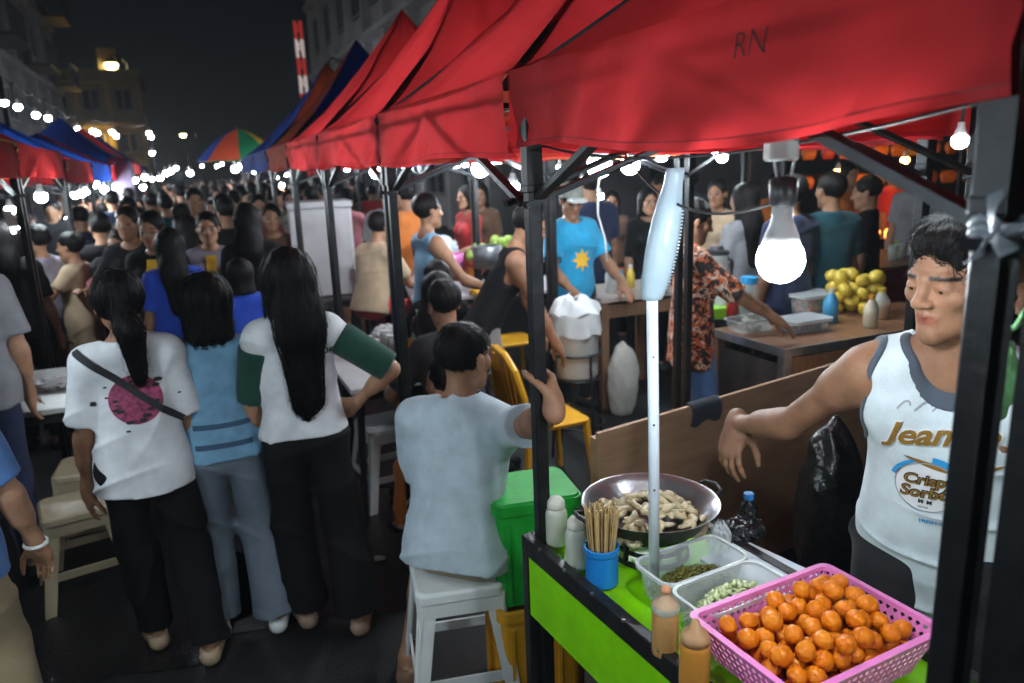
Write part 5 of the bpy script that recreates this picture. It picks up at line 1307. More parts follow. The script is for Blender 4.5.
crumple('plastic_bag', (sb.x - .55, 6.5, 1.0), (.20, .16, .14), M('bag_pale', (.52, .56, .62), rough=.35, bump=.4, bscale=12, trans=.2), 'big pale plastic bag left of the limes', 'plastic bag', amp=.1, seed=14.)
# red basket stall and glowing grill stall far right
pr_ = aty(620, 285, 6.6); table((pr_.x, 6.7, 0), .3, .9, .6, .78, M('table_dark', (.06, .05, .05), rough=.6), 'dark table with red trays behind the bucket')
for i, (dx, mat, lb) in enumerate(((-.22, plast('red_tray', (.5, .03, .03)), 'red plastic tray on the dark table behind the bucket'), (.1, M('fruit_orange', (.6, .16, .04)), 'orange tray of snacks next to the red one'))):
    q = rloft([(.13, .10, .02, 0), (.16, .12, .03, .09)]); o = q.build('tray', mat, solid=.006, loc=(pr_.x + dx, 6.6, .782)); tag(o, lb, 'tray')
prd = aty(890, 250, 6.2)
rt = empty('draped_table', (prd.x + .2, 6.4, 0), .35, 'red draped stall table behind the vendor\'s head', 'table')
MB().box((0, 0, .45), (1.7, .8, .90)).build('drape', M('red_drape', (.32, .012, .02), rough=.8, var=.2, bump=.4, bscale=12), rt, bevel=.02)
MB().box((0, 0, .912), (1.74, .84, .02)).build('tabletop', wood, rt)
for i in range(6):
    q = MB(); q.lathe([(.0005, 0), (.035, 0), (.045, .13), (.043, .13), (.033, .005), (.0005, .005)], 14); o = q.build('plastic_cup', clear_jar, smooth=True, loc=(prd.x + .0 + i * .12, 6.15 + (i % 2) * .1, .923)); tag(o, 'clear plastic cup on the red draped table', 'cup', 'cups on the red draped table')

# clutter of the stalls: jugs, cups, bottles and boxes one can count
random.seed(33)
cols = [plast('cup_white', (.6, .6, .6)), plast('cup_red', (.5, .04, .04)), plast('cup_yellow', (.6, .42, .05)), plast('cup_lime', (.3, .5, .05)), plast('cup_sky', (.05, .3, .55)), M('juice_orange', (.6, .25, .03), rough=.3), M('juice_pale', (.55, .5, .38), rough=.3)]
cnames = ['white', 'red', 'yellow', 'lime green', 'sky blue', 'orange', 'pale cream']
def bottle_thing(p, i, where, kind):
    m = cols[i % 7]; h = random.uniform(.12, .24); r = random.uniform(.03, .05)
    b = MB(); b.lathe([(.0005, 0), (r, 0), (r, h * .6), (r * .5, h * .82), (r * .4, h * .86)], 16); o = b.build('bottle' if kind else 'jug', m if kind else clear_jar, smooth=True, loc=p)
    c = MB(); c.lathe([(r * .45, h * .86), (r * .45, h), (.0005, h)], 12); c.build('cap', cols[(i * 3 + 1) % 7], o)
    if not kind: f_ = MB(); f_.lathe([(.0005, .004), (r * .9, .004), (r * .9, h * .45), (.0005, h * .45)], 14); f_.build('drink', m, o)
    tag(o, f'{cnames[i % 7]} {"bottle" if kind else "jug"} with {cnames[(i * 3 + 1) % 7]} cap {where}', 'bottle' if kind else 'jug')
for i, (px, py, k) in enumerate(((722, 316, 0), (732, 320, 1), (735, 312, 0), (700, 300, 1), (830, 322, 1), (880, 318, 0), (870, 327, 1))): p = ctop(px, py); bottle_thing(Vector((p.x, p.y, CT)), i, 'on the fruit shake counter', k)
for i in range(7): bottle_thing(Vector((K2.x + .1 + .09 * i, K2.y + .20 + .1 * (i % 3), .849)), i, 'on the side counter', (i + 1) % 2)
for i in range(7): bottle_thing(Vector((prd.x - .35 + .16 * i, 6.35 + .08 * (i % 3), .923)), i, 'on the red draped table', i % 2)
for i in range(7): bottle_thing(Vector((sb.x + .36 + .06 * i, 6.35 + .1 * (i % 2), 1.0)), i, 'beside the heap of limes', (i + i // 2) % 2)
gy = jar(Vector((K2.x + .45, K2.y + .15, .849)), .07, .20, clear_jar, cols[1], 'squat clear jar with a red lid on the side counter')
pu_ = ctop(722, 326); q = rloft([(.10, .07, .02, 0), (.115, .08, .025, .07)]); q.f.append(tuple(range(len(q.v) // 2, len(q.v)))); o = q.build('tray', plast('tray_lime', (.22, .55, .03)), loc=(pu_.x + .05, pu_.y + .25, CT), bevel=.004); tag(o, 'lime green plastic tray behind the blender', 'tray')
# scraps on the street
scr = M('paper_scrap', (.42, .41, .38), rough=.8)
for i, (px, py) in enumerate(((262, 480), (246, 498), (378, 560), (312, 602), (150, 560), (372, 470), (420, 640))):
    p = at(px, py, 0); crumple('paper_scrap', (p.x, p.y, .003), (.022 + .006 * (i % 3), .018, .008), scr, 'small crumpled scrap of pale paper on the dark street', 'litter', amp=.3, seed=i * 2., group='paper scraps on the street')
# ------------------------------------------------------------------ lit lamps of the market
def lampat(px, py, y, r, label, group=None, mat=None, cord=.2, **k): return bulb(aty(px, py, y), r, label, group, cord=cord, mat=mat, **k)
# string of bulbs in front of the dark block
wire_m = cable_b
STR = [(4, 103, 13), (18, 107, 14), (36, 115, 15.5), (48, 118, 17), (61, 123, 18.5), (64, 129, 19), (73, 131, 21), (78, 129, 22), (76, 142, 22), (88, 136, 24), (93, 131, 25), (97, 133, 26), (112, 132, 29), (116, 136, 30), (149, 133, 36), (152, 153, 36), (151, 137, 37)]
pts = []
for i, (x, y, d) in enumerate(STR):
    lampat(x, y, d, .034 + .0016 * d, 'small white bulb on the wire strung before the dark block', 'string bulbs on the left', mat=lfar, cord=.12, name='string_bulb')
    pts.append(aty(x, y, d) + Z * .42)
q = MB()
for a, b in zip(pts[:-1], pts[1:]):
    m_ = (a + b) / 2 - Z * .12; q.tube([a, a.lerp(b, .25) - Z * .09, m_, a.lerp(b, .75) - Z * .09, b], .012, 5)
tag(q.build('lamp_wire', wire_m), 'sagging black wire the string bulbs hang from', 'wire')
q = MB(); q.tube([tuple(Vector((pts[0].x, pts[0].y, 0))), tuple(pts[0])], .04, 6); tag(q.build('wire_pole', brace_m), 'thin pole carrying the near end of the bulb wire', 'pole')
q = MB(); q.tube([(pts[-1].x, pts[-1].y, 0), tuple(pts[-1])], .05, 6); tag(q.build('wire_pole', brace_m), 'thin pole carrying the far end of the bulb wire', 'pole')
# bulbs under the left canopies
LEFT = [(41, 197, 5.6, .040), (10, 210, 4.9, .030), (22, 228, 5.8, .024), (34, 227, 6.4, .024), (75, 195, 8.2, .035), (82, 193, 8.8, .04), (88, 190, 9.4, .04), (95, 184, 10, .045), (105, 189, 10.6, .055), (113, 187, 11, .04), (67, 218, 7.4, .016)]
for i, (x, y, d, r) in enumerate(LEFT): lampat(x, y, d, r, 'bare white bulb under the coloured canopies on the left', 'bulbs under the left canopies', mat=lin if r > .028 else lfar, cord=.25)
FAR = [(135, 180, 13, .07), (145, 177, 14, .075), (152, 179, 14.5, .06), (160, 178, 15, .07), (166, 173, 16, .08), (171, 171, 16.5, .08), (176, 168, 18, .07), (190, 173, 17, .09), (143, 187, 12, .06), (202, 166, 20, .05), (217, 166, 22, .06), (222, 164, 23, .06), (235, 169, 17.2, .11), (241, 166, 18, .10), (246, 163, 19, .07), (255, 170, 16.5, .11), (262, 169, 17, .08), (270, 163, 15, .055), (273, 171, 14.5, .08), (276, 177, 14, .06), (285, 165, 13.5, .075), (288, 175, 13, .06), (282, 185, 12.5, .05), (279, 187, 12.6, .045)]
for i, (x, y, d, r) in enumerate(FAR): lampat(x, y, d, r * .66, 'bright white bulb at the crowded far end of the street', 'bulbs at the far end of the street', mat=lfar, cord=.3)
# yellow wall lamp and street lamps
def street_lamp(px, py, y, r, label, mat, pole=True, arm=.5):
    p = aty(px, py, y); root = empty('street_lamp', (p.x, p.y, 0), 0, label, 'street lamp', 'street lamps')
    q = MB(); q.ball((0, 0, p.z), r, 12, 8, rz=.8); q.build('lamp_globe', mat, root, smooth=True)
    q = MB(); q.lathe([(r * 1.3, p.z + r * .2), (r * .5, p.z + r * .95), (.0005, p.z + r)], 12); q.build('hood', brace_m, root)
    q = MB(); q.tube([(0, 0, p.z + r * .7), (.2 * arm * 2, 0, p.z + r + .3), (arm * 2, .05, p.z + .1), (arm * 2 + .05, .05, 0)], .05, 6); q.build('pole', brace_m, root)
lyel = lampmat('yellow', (1.0, .80, .35), 25.)
street_lamp(111, 65, 51, .38, 'round yellowish street lamp glowing before the ochre house', lyel)
street_lamp(183, 135, 62, .22, 'small greenish yellow street lamp far down the street', lyel)
street_lamp(327, 70, 30, .13, 'white street lamp high beside the grey office block', lfar)
street_lamp(495, 8, 24, .16, 'white lamp glimpsed above the red canopies', lfar)
wl_p = b2 - N * 2.4 - S * .12 + Z * 4.2
root = empty('wall_lamp', wl_p, 0, 'amber flood lamp on the wall of the ochre house', 'wall lamp')
q = MB(); q.ball((0, -.45, 0), .16, 12, 8); q.build('lamp_globe', lampmat('amber', (1.0, .62, .12), 90.), root, smooth=True)
q = MB(); q.bar((0, 0, .25), (0, -.5, .25), .06); q.build('bracket', brace_m, root)
# bulbs of the right hand stalls and the inner rows
RIGHT = [(630, 165, 3.6, .044, 'large glowing bulb just under the valance left of the white pole'), (662, 154, 3.9, .036, 'glowing bulb under the valance right above the white pole'), (716, 151, 5.6, .028, 'small white bulb left of the junction box'), (722, 157, 2.5, .019, 'small white bulb beside the scissor brace'),
         (600, 196, 7.0, .03, 'small bulb over the red trays'), (513, 187, 5.8, .045, 'white bulb glowing beside the near post'), (440, 158, 7.5, .03, 'small bulb above the eating tables'), (405, 165, 8.2, .035, 'bulb above the orange shirted people'), (347, 168, 9, .035, 'small bulb beyond the row of post tops'),
         (690, 140, 4.4, .034, 'added bulb tucked behind the valance above the shake vendor'), (800, 138, 4.5, .034, 'added bulb tucked behind the valance above the shake counter'), (540, 150, 4.6, .032, 'added bulb behind the valance over the lined bucket'), (850, 135, 5.8, .030, 'small warm bulb above the vendor'), (960, 141, 1.5, .0155, 'bright bulb clipped beside the near post'), (560, 168, 6.6, .03, 'white bulb over the man in the cap')]  # bulbs behind the valance are added to brighten the inner stalls
for x, y, d, r, lb in RIGHT: lampat(x, y, d, r, lb, mat=lww if 'warm' in lb else lin, cord=.18)
# lit tube over the lime stall
def tube_lamp(a, b, label, r=.022, mat=None):
    a = Vector(a); b = Vector(b); root = empty('tube_lamp', (a + b) / 2, 0, label, 'tube lamp'); c = (a + b) / 2
    q = MB(); q.tube([a - c, b - c], r, 10); q.build('tube', mat or lampmat('tube', (.88, .95, 1.0), 28.), root, smooth=True)
    q = MB(); q.bar(a - c + Z * (r + .016), b - c + Z * (r + .016), .05, .025); q.build('housing', lcap, root)
a = aty(452, 165, 7.2); b = aty(518, 158, 6.6); tube_lamp(a, b, 'white tube lamp over the lime table', .03)
a = aty(8, 216, 4.8); b = aty(14, 232, 4.7); tube_lamp(a, b, 'short white tube lamp at the left edge', .012)
# banner by the far left stalls
bn = aty(122, 180, 11); o = MB().box((0, 0, 0), (.32, .02, .62)).build('banner', M('banner_lilac', (.16, .12, .20), rough=.7, col2=(.09, .06, .12), vscale=4), loc=bn); tag(o, 'pale lilac banner hanging among the left canopies', 'banner')
# stall bulbs; the nearest two are unseen, added to light the women's backs
for i, (t, n_, z, r, lb) in enumerate(((-1.75, .30, 1.74, .040, 'unseen lit bulb hanging in the canopy next to the snack stall'), (-2.4, .10, 1.78, .045, 'unseen lit bulb on the street side of the near canopy'), (.75, .65, 1.80, .045, 'lit bulb inside the canopy behind the snack stall'), (2.1, .7, 1.8, .045, 'lit bulb inside the third red canopy'), (3.6, .5, 1.80, .05, 'lit bulb inside the fourth red canopy'))):
    p = A0 + S * t + N * n_; bulb((p.x, p.y, z), r, lb, cord=.2, mat=lw)
# unseen bulbs and poles across the lane, added to light women, valance and cart
for t, rr_, lb in ((-2.7, .05, 'lit bulb on the added lamp pole nearest the left table'), (-3.9, .070, 'large lit bulb on the added lamp pole beside the photographer'), (-5.4, .080, 'large lit bulb on the added lamp pole behind the photographer')):
    p = L0 + S * t - N * .12; bulb((p.x, p.y, 1.74), rr_, lb, cord=.2, mat=lw); zt_ = 1.74 + rr_ * 2.3 + .2
    root = empty('lamp_pole', (p.x, p.y, 0), 0, lb.replace('large lit bulb on the ', 'thin steel ').replace('lit bulb on the ', 'thin steel '), 'pole', 'thin added lamp poles of the lane')
    d_ = -N * .35; q = MB(); q.tube([(d_.x, d_.y, 0), (d_.x, d_.y, zt_), (0, 0, zt_)], .012, 8); q.build('pole', brace_m, root); q = MB(); q.lathe([(.0005, 0), (.14, 0), (.14, .02), (.0005, .03)], 20, c=(d_.x, d_.y, 0)); q.build('base_plate', brace_m, root)
# warm grill glow in the inner row
gp = aty(905, 185, 8.2)
gr_ = empty('grill', (gp.x, 8.2, 0), .3, 'charcoal grill stall with glowing embers deep on the right', 'grill')
q = MB(); q.box((0, 0, .85), (1.5, .5, .12)); q.build('tray', blackm, gr_)
for sx in (-1, 1):
    for sy in (-1, 1): q = MB(); q.box((sx * .68, sy * .2, .395), (.05, .05, .79)); q.build('leg', blackm, gr_)
q = MB()
random.seed(2)
for i in range(60): q.ball((random.uniform(-.7, .7), random.uniform(-.2, .2), .93), .03, 6, 4)
q.build('ember', M('ember', (.9, .25, .04), rough=.8, var=0, emit=6., ecol=(1.0, .30, .05)), gr_)
for i, (x, y, d) in enumerate(((838, 172, 8.6), (872, 158, 9.0), (905, 160, 8.8), (925, 178, 8.4))):
    lampat(x, y, d, .045, 'warm orange bulb over the grill stall', 'warm bulbs over the grill stall', mat=lampmat('orange', (1.0, .42, .10), 45.), cord=.3)
sh = aty(880, 178, 9.4); rk_ = empty('snack_rack', (sh.x, sh.y, 0), .2, 'black wire rack of orange snack packets behind the grill', 'snack rack')
q = MB()
for z_ in (1.55, 1.90, 2.25): q.tube([(-1.35, 0, z_), (1.35, 0, z_)], .012, 6)
for x_ in (-1.35, 1.35): q.tube([(x_, 0, 0), (x_, 0, 2.3)], .02, 6)
q.build('wire_frame', blackm, rk_)
pm_ = [M('packet_orange', (.62, .20, .03), rough=.35, var=.25, vscale=20), M('packet_red', (.50, .05, .03), rough=.35, var=.25, vscale=20), M('packet_amber', (.60, .32, .05), rough=.35, var=.25, vscale=20)]
random.seed(8); c_, s_ = math.cos(.2), math.sin(.2); pk_ = []
for i in range(33):
    r_, k = i // 11, i % 11; m_ = random.choice((0, 0, 1, 2))
    q = rloft([(.07, .006, .005, -.16), (.09, .030, .02, -.11), (.095, .035, .02, -.05), (.07, .006, .005, -.005)]); q.f.append(tuple(range(len(q.v) * 3 // 4, len(q.v))))
    o = q.build('snack_packet', pm_[m_], smooth=True); x_ = -1.22 + k * .243 + random.uniform(-.02, .02); o.location = (sh.x + x_ * c_, sh.y + x_ * s_, 1.55 + .35 * r_ - .012); o.rotation_euler = (random.uniform(-.1, .1), 0, .2 + random.uniform(-.3, .3))
    tag(o, ('orange', 'red', 'amber')[m_] + ' snack packet hanging in the rack behind the grill', 'snack packet', ('orange', 'red', 'amber')[m_] + ' packets in the snack rack')
# hanging white cord by the blue shirted man
c0 = aty(601, 165, 4.6); c1 = aty(598, 215, 4.6); c2 = aty(607, 262, 4.6)
q = MB(); q.tube([c0, c0.lerp(c1, .5) + Vector((-.01, 0, 0)), c1, c1.lerp(c2, .5) + Vector((.015, 0, 0)), c2], .006, 6); tag(q.build('hanging_cable', cable_m, smooth=True), 'white cable dangling beyond the man in the blue tee', 'cable')
# ------------------------------------------------------------------ the people
def gpos(px, py, h):                     # ground point of someone whose head top of height h shows at a pixel
    p = at(px, py, h); return Vector((p.x, p.y, 0))
def loc2(p, loc, yaw): 
    d = Vector(p) - Vector(loc); c, s_ = math.cos(-yaw), math.sin(-yaw); return (d.x * c - d.y * s_, d.x * s_ + d.y * c, d.z)
def shirt_text(body, size, kids, c, n, mat, parent, shear=0., bold=0., name='print', rot=0., cuts=2, off=.002):
    me = text_mesh(body, size, shear, bold)
    if rot: me.transform(Matrix.Rotation(rot, 4, 'Z'))
    return project(me, kids, c, n, (0, 0, 1), name, mat, parent, off=off, cuts=cuts)
def disc(r0, r1, n=40, a0=0., a1=2 * math.pi, m=4):
    me = bpy.data.meshes.new('disc'); q = MB()
    q.grid(lambda u, v: Vector(((r0 + (r1 - r0) * v) * math.cos(a0 + (a1 - a0) * u), (r0 + (r1 - r0) * v) * math.sin(a0 + (a1 - a0) * u), 0)), n, m); me.from_pydata(q.v, [], q.f); return me
ink = M('print_black', (.015, .014, .016), rough=.8, var=0); inkg = M('print_gold', (.23, .12, .015), rough=.6, var=.2, vscale=60); inkb = M('print_blue', (.02, .28, .62), rough=.7, var=0); inkw = M('print_white', (.70, .72, .74), rough=.7, var=0); inkp = M('print_pink', (.42, .06, .16), rough=.8, col2=(.05, .01, .02), vscale=45); inky = M('print_yellow', (.72, .40, .02), rough=.7, var=.1); inkgr = M('print_grey', (.30, .33, .36), rough=.7, var=0)

# --- the vendor
VP = Vector((.962, 1.57, 0)); VY = rad(148)
geo = dict(h=1.70, fat=.90, armk=.88, pec=.75, res=.0042, face=True, hair='tall', top='tank', sleeve=0, loose=.014, hem=.27, rel=(.5, -.3, -.7), rhand=dict(d=(.03, .62, -.78), pn=(-.35, -.75, -.35), sd=(-.9, .3, .1), fc=[(.30, .45, .35), (.35, .50, .35), (.42, .55, .4), (.5, .6, .4)], thumb=.75, spread=.10),
           lh=(-.30, .10, .86), head=(-.62, -.13), lean=.27, bottom='trousers', bloose=.012, wrk=.008, hd=.97)
best = None
for i in range(40):                      # how far along the sight line the nearly straight arm reaches
    rw = aty(736, 424, 1.5 + .02 * i); g_ = dict(geo, rh=loc2(rw, VP, VY)); sh_ = figure(**g_)['arms']['r']['sh']; d_ = abs(np.linalg.norm(np.array(g_['rh']) - sh_) - .525 * 1.69 / 1.68)
    if (best is None or d_ < best[0]) and rw.y > 1.55: best = (d_, g_)
geo = best[1]
vend, vk, vF = person(VP, VY, geo, dict(skin=SKIN[1], top=CL['tank'], bottom=CL['charcoal'], shoe=CL['black']), 'person vending in a white printed tank top reaching toward the wok', None)
# eyes
eyem = M('eye_white', (.20, .18, .16), rough=.25, var=0); irism = M('iris_dark', (.02, .012, .008), rough=.1, var=0)
for sx in (-1, 1):
    c = vF['Hd'](sx * .0322, .0725, .0008); d = _n(np.array(vF['fr'][1]) * .9 - np.array(vF['fr'][2]) * .30)
    q = MB(); q.ball(c, .0112 * vF['hs'], 16, 10); e = q.build('eye', eyem, vend, smooth=True)
    q = MB(); q.ball(Vector(c) + Vector(d) * .0055, .0064, 12, 8); q.build('iris', irism, e, smooth=True)
strands(vk['hair'], vF, 900, (.03, .055), .010, True, 1)
# grey binding round neck and armholes of the tank: cut as bands just proud of the cloth
gb = cloth('binding', (.07, .085, .11))
F = vF; tp = F['cl']['top']; arms = F['arms']
def band_fn(prs):
    base = [q for q in prs if q.op == 'u']; cuts_ = [q for q in prs if q.op == 's']; oth = [q for q in prs if q.op == 'i']
    def fn(X):
        D = field(prs, X); c = np.minimum.reduce([q.d(X) for q in cuts_]); return np.maximum(D - .0025, c - .016)
    return fn
lo, hi = bounds(tp)
Vt, Q = surface(band_fn(tp), lo, hi, .0032); o = bpy.data.objects.new('binding', np_mesh('binding', Vt, Q, gb)); COL.objects.link(o); o.parent = vend
T_ = F['T']; fw = F['y']; cz = lambda a, c: T_(a, .0, c)
nv_ = tuple(-fw)
def vt(body, size, x, z, mat, shear=.0, bold=.0, rot=0., name='print'): return shirt_text(body, size, vk['top'], tuple(cz(x, z)), nv_, mat, vend, shear, bold, name, rot)
for ln, x, z, s_ in (('Jeanslo', .012, .345, .070),):
    vt(ln, s_ * 1.02, x, z - .0, inkw, .38, .0042, .10); 
    o = shirt_text(ln, s_, vk['top'], tuple(cz(x, z)), nv_, inkg, vend, .38, .0018, 'print', .10, off=.0035)
sw = bpy.data.meshes.new('swash'); q = MB(); q.grid(lambda u, v: Vector((-.075 + .19 * u, -.012 - .02 * math.sin(u * 3.0) + (.016 * math.sin(u * 3.14) ** .7) * (v - .5), 0)), 24, 2); sw.from_pydata(q.v, [], q.f)
project(sw, vk['top'], tuple(cz(0, .298)), nv_, (0, 0, 1), 'print', inkg, vend, off=.0025)
q = MB(); random.seed(1)
for k in range(3):
    x0 = -.06 + k * .035; pts_ = [(x0 + .012 * math.cos(a) * (1 + .3 * k), .009 * math.sin(a * 1.5)) for a in [i * .5 for i in range(13)]]
    for a, b in zip(pts_[:-1], pts_[1:]):
        dx, dy = b[0] - a[0], b[1] - a[1]; L_ = math.hypot(dx, dy) + 1e-6; nx, ny = -dy / L_ * .0018, dx / L_ * .0018
        q.add([(a[0] + nx, a[1] + ny, 0), (a[0] - nx, a[1] - ny, 0), (b[0] - nx, b[1] - ny, 0), (b[0] + nx, b[1] + ny, 0)], [(0, 1, 2, 3)])
sc_ = bpy.data.meshes.new('scroll'); sc_.from_pydata(q.v, [], q.f); project(sc_, vk['top'], tuple(cz(.02, .40)), nv_, (0, 0, 1), 'print', inkgr, vend)
cc = tuple(cz(.025, .215))
project(disc(0.001, .062), vk['top'], cc, nv_, (0, 0, 1), 'print', inkw, vend, off=.002)
project(disc(.060, .0625), vk['top'], cc, nv_, (0, 0, 1), 'print', inkgr, vend, off=.003, cuts=1)
project(disc(.063, .078, a0=.2, a1=1.5), vk['top'], cc, nv_, (0, 0, 1), 'print', inkb, vend, off=.0028, cuts=1)
project(disc(.064, .072, a0=2.0, a1=2.9), vk['top'], cc, nv_, (0, 0, 1), 'print', inkb, vend, off=.0028, cuts=1)
for t, s_, z, m_ in (('Crispy', .036, .233, inkg), ('Sorbte', .038, .201, inkg)):
    shirt_text(t, s_, vk['top'], tuple(cz(.025, z)), nv_, ink, vend, .2, .0022, 'print', .08, off=.0032); shirt_text(t, s_, vk['top'], tuple(cz(.025, z)), nv_, m_, vend, .2, .0004, 'print', .08, off=.0042)
shirt_text('M  M', .012, vk['top'], tuple(cz(.027, .178)), nv_, ink, vend, 0, .001, off=.0032)
shirt_text('since', .010, vk['top'], tuple(cz(.03, .165)), nv_, ink, vend, 0, .0, off=.0032)
vt('FRESH DAILY', .0125, .0, .127, inkb, 0, .0004); vt('STREET FOOD', .0125, .01, -.006, inkg, 0, .0004) if False else None

# --- the seated man in the white tee
MP = Vector((-.205, 2.25, 0)); MY = -.12
hand_p = A0 + Vector((.02, .015, 1.285)) + Vector((.0, -.05, -.06))
hand_w = Vector((.108, 1.785, 1.225))
geo = dict(h=1.62, fat=.90, twist=-.18, res=.0055, hair='crop', top='tee', sleeve=.78, loose=.018, hem=.05, seat=.508, lean=.16, side=.05, rh=loc2(hand_w, MP, MY), rel=(.55, -.25, -1.5), rhand=dict(d=(-.10, .72, .68), pn=(-1.0, -.05, .05), sd=(0, -.68, .72), fc=[(.75, 1.0, .7)] * 4, thumb=.9),
           lh=(-.02, .36, .76), lel=(-.2, -.3, -1.), lf=(-.23, .12, .085), rf=(.20, .42, .085), knee=(0, 1, .6), head=(-.38, -.05), bottom='shorts', legcut=.95, bloose=.008, wrk=.007)
man, mk, mF = person(MP, MY, geo, dict(skin=SKIN[1], top=cloth('white_cool', (.40, .47, .53)), bottom=CL['khaki'], shoe=M('slipper_brown', (.16, .08, .05), rough=.7)), 'person in a white tee seated on the white stool holding the tent post')

strands(mk['hair'], mF, 900, (.018, .03), .004, True, 2)
# --- the three women in front
w1 = Vector((-1.34, 2.54, 0)); yw = YAW_S + .05
geo = dict(h=1.50, fem=True, res=.0065, hair='pony', hairlen=.22, top='tee', sleeve=.85, loose=.018, fat=.88, hem=.10, bottom='trousers', bloose=.012, flare=.02, lf=(-.06, .16, .075), rf=(.13, -.04, .075), lh=(-.205, .07, .66), rh=(.20, .09, .66), head=(.05, .02), wrk=.008)
o, k, f = person(w1, yw, geo, dict(skin=SKIN[1], top=CL['white'], bottom=CL['black'], shoe=M('shoe_tan', (.35, .25, .16), rough=.6)), 'person in a white tee with a pink back print and black bag strap')
strands(k['hair'], f, 800, (.12, .26), .010, seed=3)
nb = tuple(f['y']); c = f['T'](.01, 0, .28)
project(disc(.001, .085, n=36, m=8), k['top'], tuple(c), nb, (0, 0, 1), 'print', inkp, o, off=.003, cuts=1)
for t, s_, dz in (('North', .052, .045), ('Ridge', .052, -.01)): pass
q = MB(); random.seed(9)
for i in range(26):
    a = random.uniform(0, 6.28); r = random.uniform(.055, .125); x, y = r * math.cos(a) * 1.1, r * math.sin(a) * .9; s_ = random.uniform(.006, .018)
    q.add([(x + s_ * math.cos(b), y + s_ * .5 * math.sin(b), 0) for b in [j * 1.05 for j in range(6)]], [tuple(range(6))])
me = bpy.data.meshes.new('blots'); me.from_pydata(q.v, [], q.f); project(me, k['top'], tuple(c), nb, (0, 0, 1), 'print', ink, o, off=.0042, cuts=1)
me = bpy.data.meshes.new('strip'); q = MB(); q.grid(lambda u, v: Vector((-.14 + .42 * u, .17 - .40 * u + .032 * (v - .5), 0)), 40, 2); me.from_pydata(q.v, [], q.f)
st = project(me, k['top'], tuple(f['T'](-.02, 0, .30)), nb, (0, 0, 1), 'bag_strap', ink, o, off=.006, cuts=1); m_ = st.modifiers.new('s', 'SOLIDIFY'); m_.thickness = .006
w2 = Vector((-1.11, 2.70, 0))
geo = dict(h=1.46, fem=True, res=.0065, hair='bob', hairlen=.24, top='tee', sleeve=.8, loose=.010, fat=.86, hem=.02, bottom='trousers', bloose=.012, flare=.05, lf=(-.11, .05, .075), rf=(.12, .0, .075), lh=(-.24, .10, .68), rh=(.20, .12, .70), head=(-.1, .0), wrk=.005)
o2, k2_, f2 = person(w2, yw - .05, geo, dict(skin=SKIN[1], top=M('denim_sky', (.13, .27, .40), rough=.85, var=.3, vscale=7, bump=.3, bscale=300), bottom=M('jeans_grey', (.13, .16, .20), rough=.85, var=.35, vscale=2.5, bump=.3, bscale=300), shoe=whp), 'person in a light blue top and wide grey jeans between two women')
strands(k2_['hair'], f2, 800, (.12, .24), .010, seed=4)
nb2 = tuple(f2['y'])
for z0 in (.13, .045):
    me = bpy.data.meshes.new('strip'); q = MB(); q.grid(lambda u, v: Vector((-.10 + .20 * u, .020 * (v - .5), 0)), 20, 2); me.from_pydata(q.v, [], q.f); project(me, k2_['top'], tuple(f2['T'](0, 0, z0)), nb2, (0, 0, 1), 'print', M('print_navy', (.03, .07, .13), rough=.8, var=0), o2, off=.0025, cuts=1)
# dark undershirt sleeves
for nm in 'lr':
    a = f2['arms'][nm]; ax = _n(a['el'] - a['sh']); e = a['sh'] + (a['el'] - a['sh']) * .92
    me = mesh_of([P('c', a['sh'] - ax * .0, e, .056, .053, cut=[(e, ax)])], .007, 'sleeve', CL['black']); o = bpy.data.objects.new('sleeve', me); COL.objects.link(o); o.parent = o2
w3 = Vector((-.80, 2.70, 0))
geo = dict(h=1.54, fem=True, res=.0065, hair='long', hairlen=.47, top='tee', sleeve=.92, loose=.014, fat=.86, hem=-.01, bottom='trousers', bloose=.014, flare=.042, lf=(-.07, .10, .075), rf=(.14, -.03, .075), rh=(.20, .04, .93), rel=(1.2, -.5, -.1), rhand=dict(d=(-.55, .6, -.55), pn=(-.8, -.4, 0), sd=(0, .4, .8)), lh=(-.20, .16, .70), head=(.25, .0), wrk=.005)
o3, k3, f3 = person(w3, yw - .12, geo, dict(skin=SKIN[0], top=CL['white'], bottom=CL['black'], shoe=M('sandal_tan', (.30, .20, .14), rough=.6)), 'person with waist long black hair in a white top, hand on hip')
strands(k3['hair'], f3, 1000, (.2, .45), .012, seed=5)
shirt_text('L REPORT', .036, k3['top'], tuple(f3['T'](.085, 0, .355)), tuple(f3['y']), ink, o3, 0, .0012, 'print', -.05)
for nm in 'lr':
    a = f3['arms'][nm]; ax = _n(a['el'] - a['sh']); s0 = a['sh'] + (a['el'] - a['sh']) * .12; e = a['sh'] + (a['el'] - a['sh']) * .95
    me = mesh_of([P('c', s0, e, .064, .060, cut=[(e, ax), (s0, -ax)])], .007, 'sleeve', CL['green']); o = bpy.data.objects.new('sleeve', me); COL.objects.link(o); o.parent = o3
# --- blue tee at the left edge
bl = Vector((-1.67, 1.95, 0))
geo = dict(h=1.45, res=.0065, hair='short', top='tee', sleeve=.8, loose=.018, hem=.10, bottom='trousers', bloose=.010, flare=.03, rh=(.24, .10, .70), lh=(-.24, .1, .7), rf=(.12, .0, .08), lf=(-.10, .14, .08), wrk=.006)
o, k, f = person(bl, YAW_S + .1, geo, dict(skin=SKIN[0], top=CL['blue'], bottom=CL['khaki'], shoe=CL['black']), 'person in a blue tee and grey brown trousers cut by the left edge')
wb = f['arms']['r']['wr']; q = MB(); q.tube([tuple(Vector(wb) + Vector((.030 * math.cos(a), .030 * math.sin(a), .004 * math.sin(a)))) for a in [2 * math.pi * i / 16 for i in range(17)]], .0065, 6); q.build('wristband', whp, o)

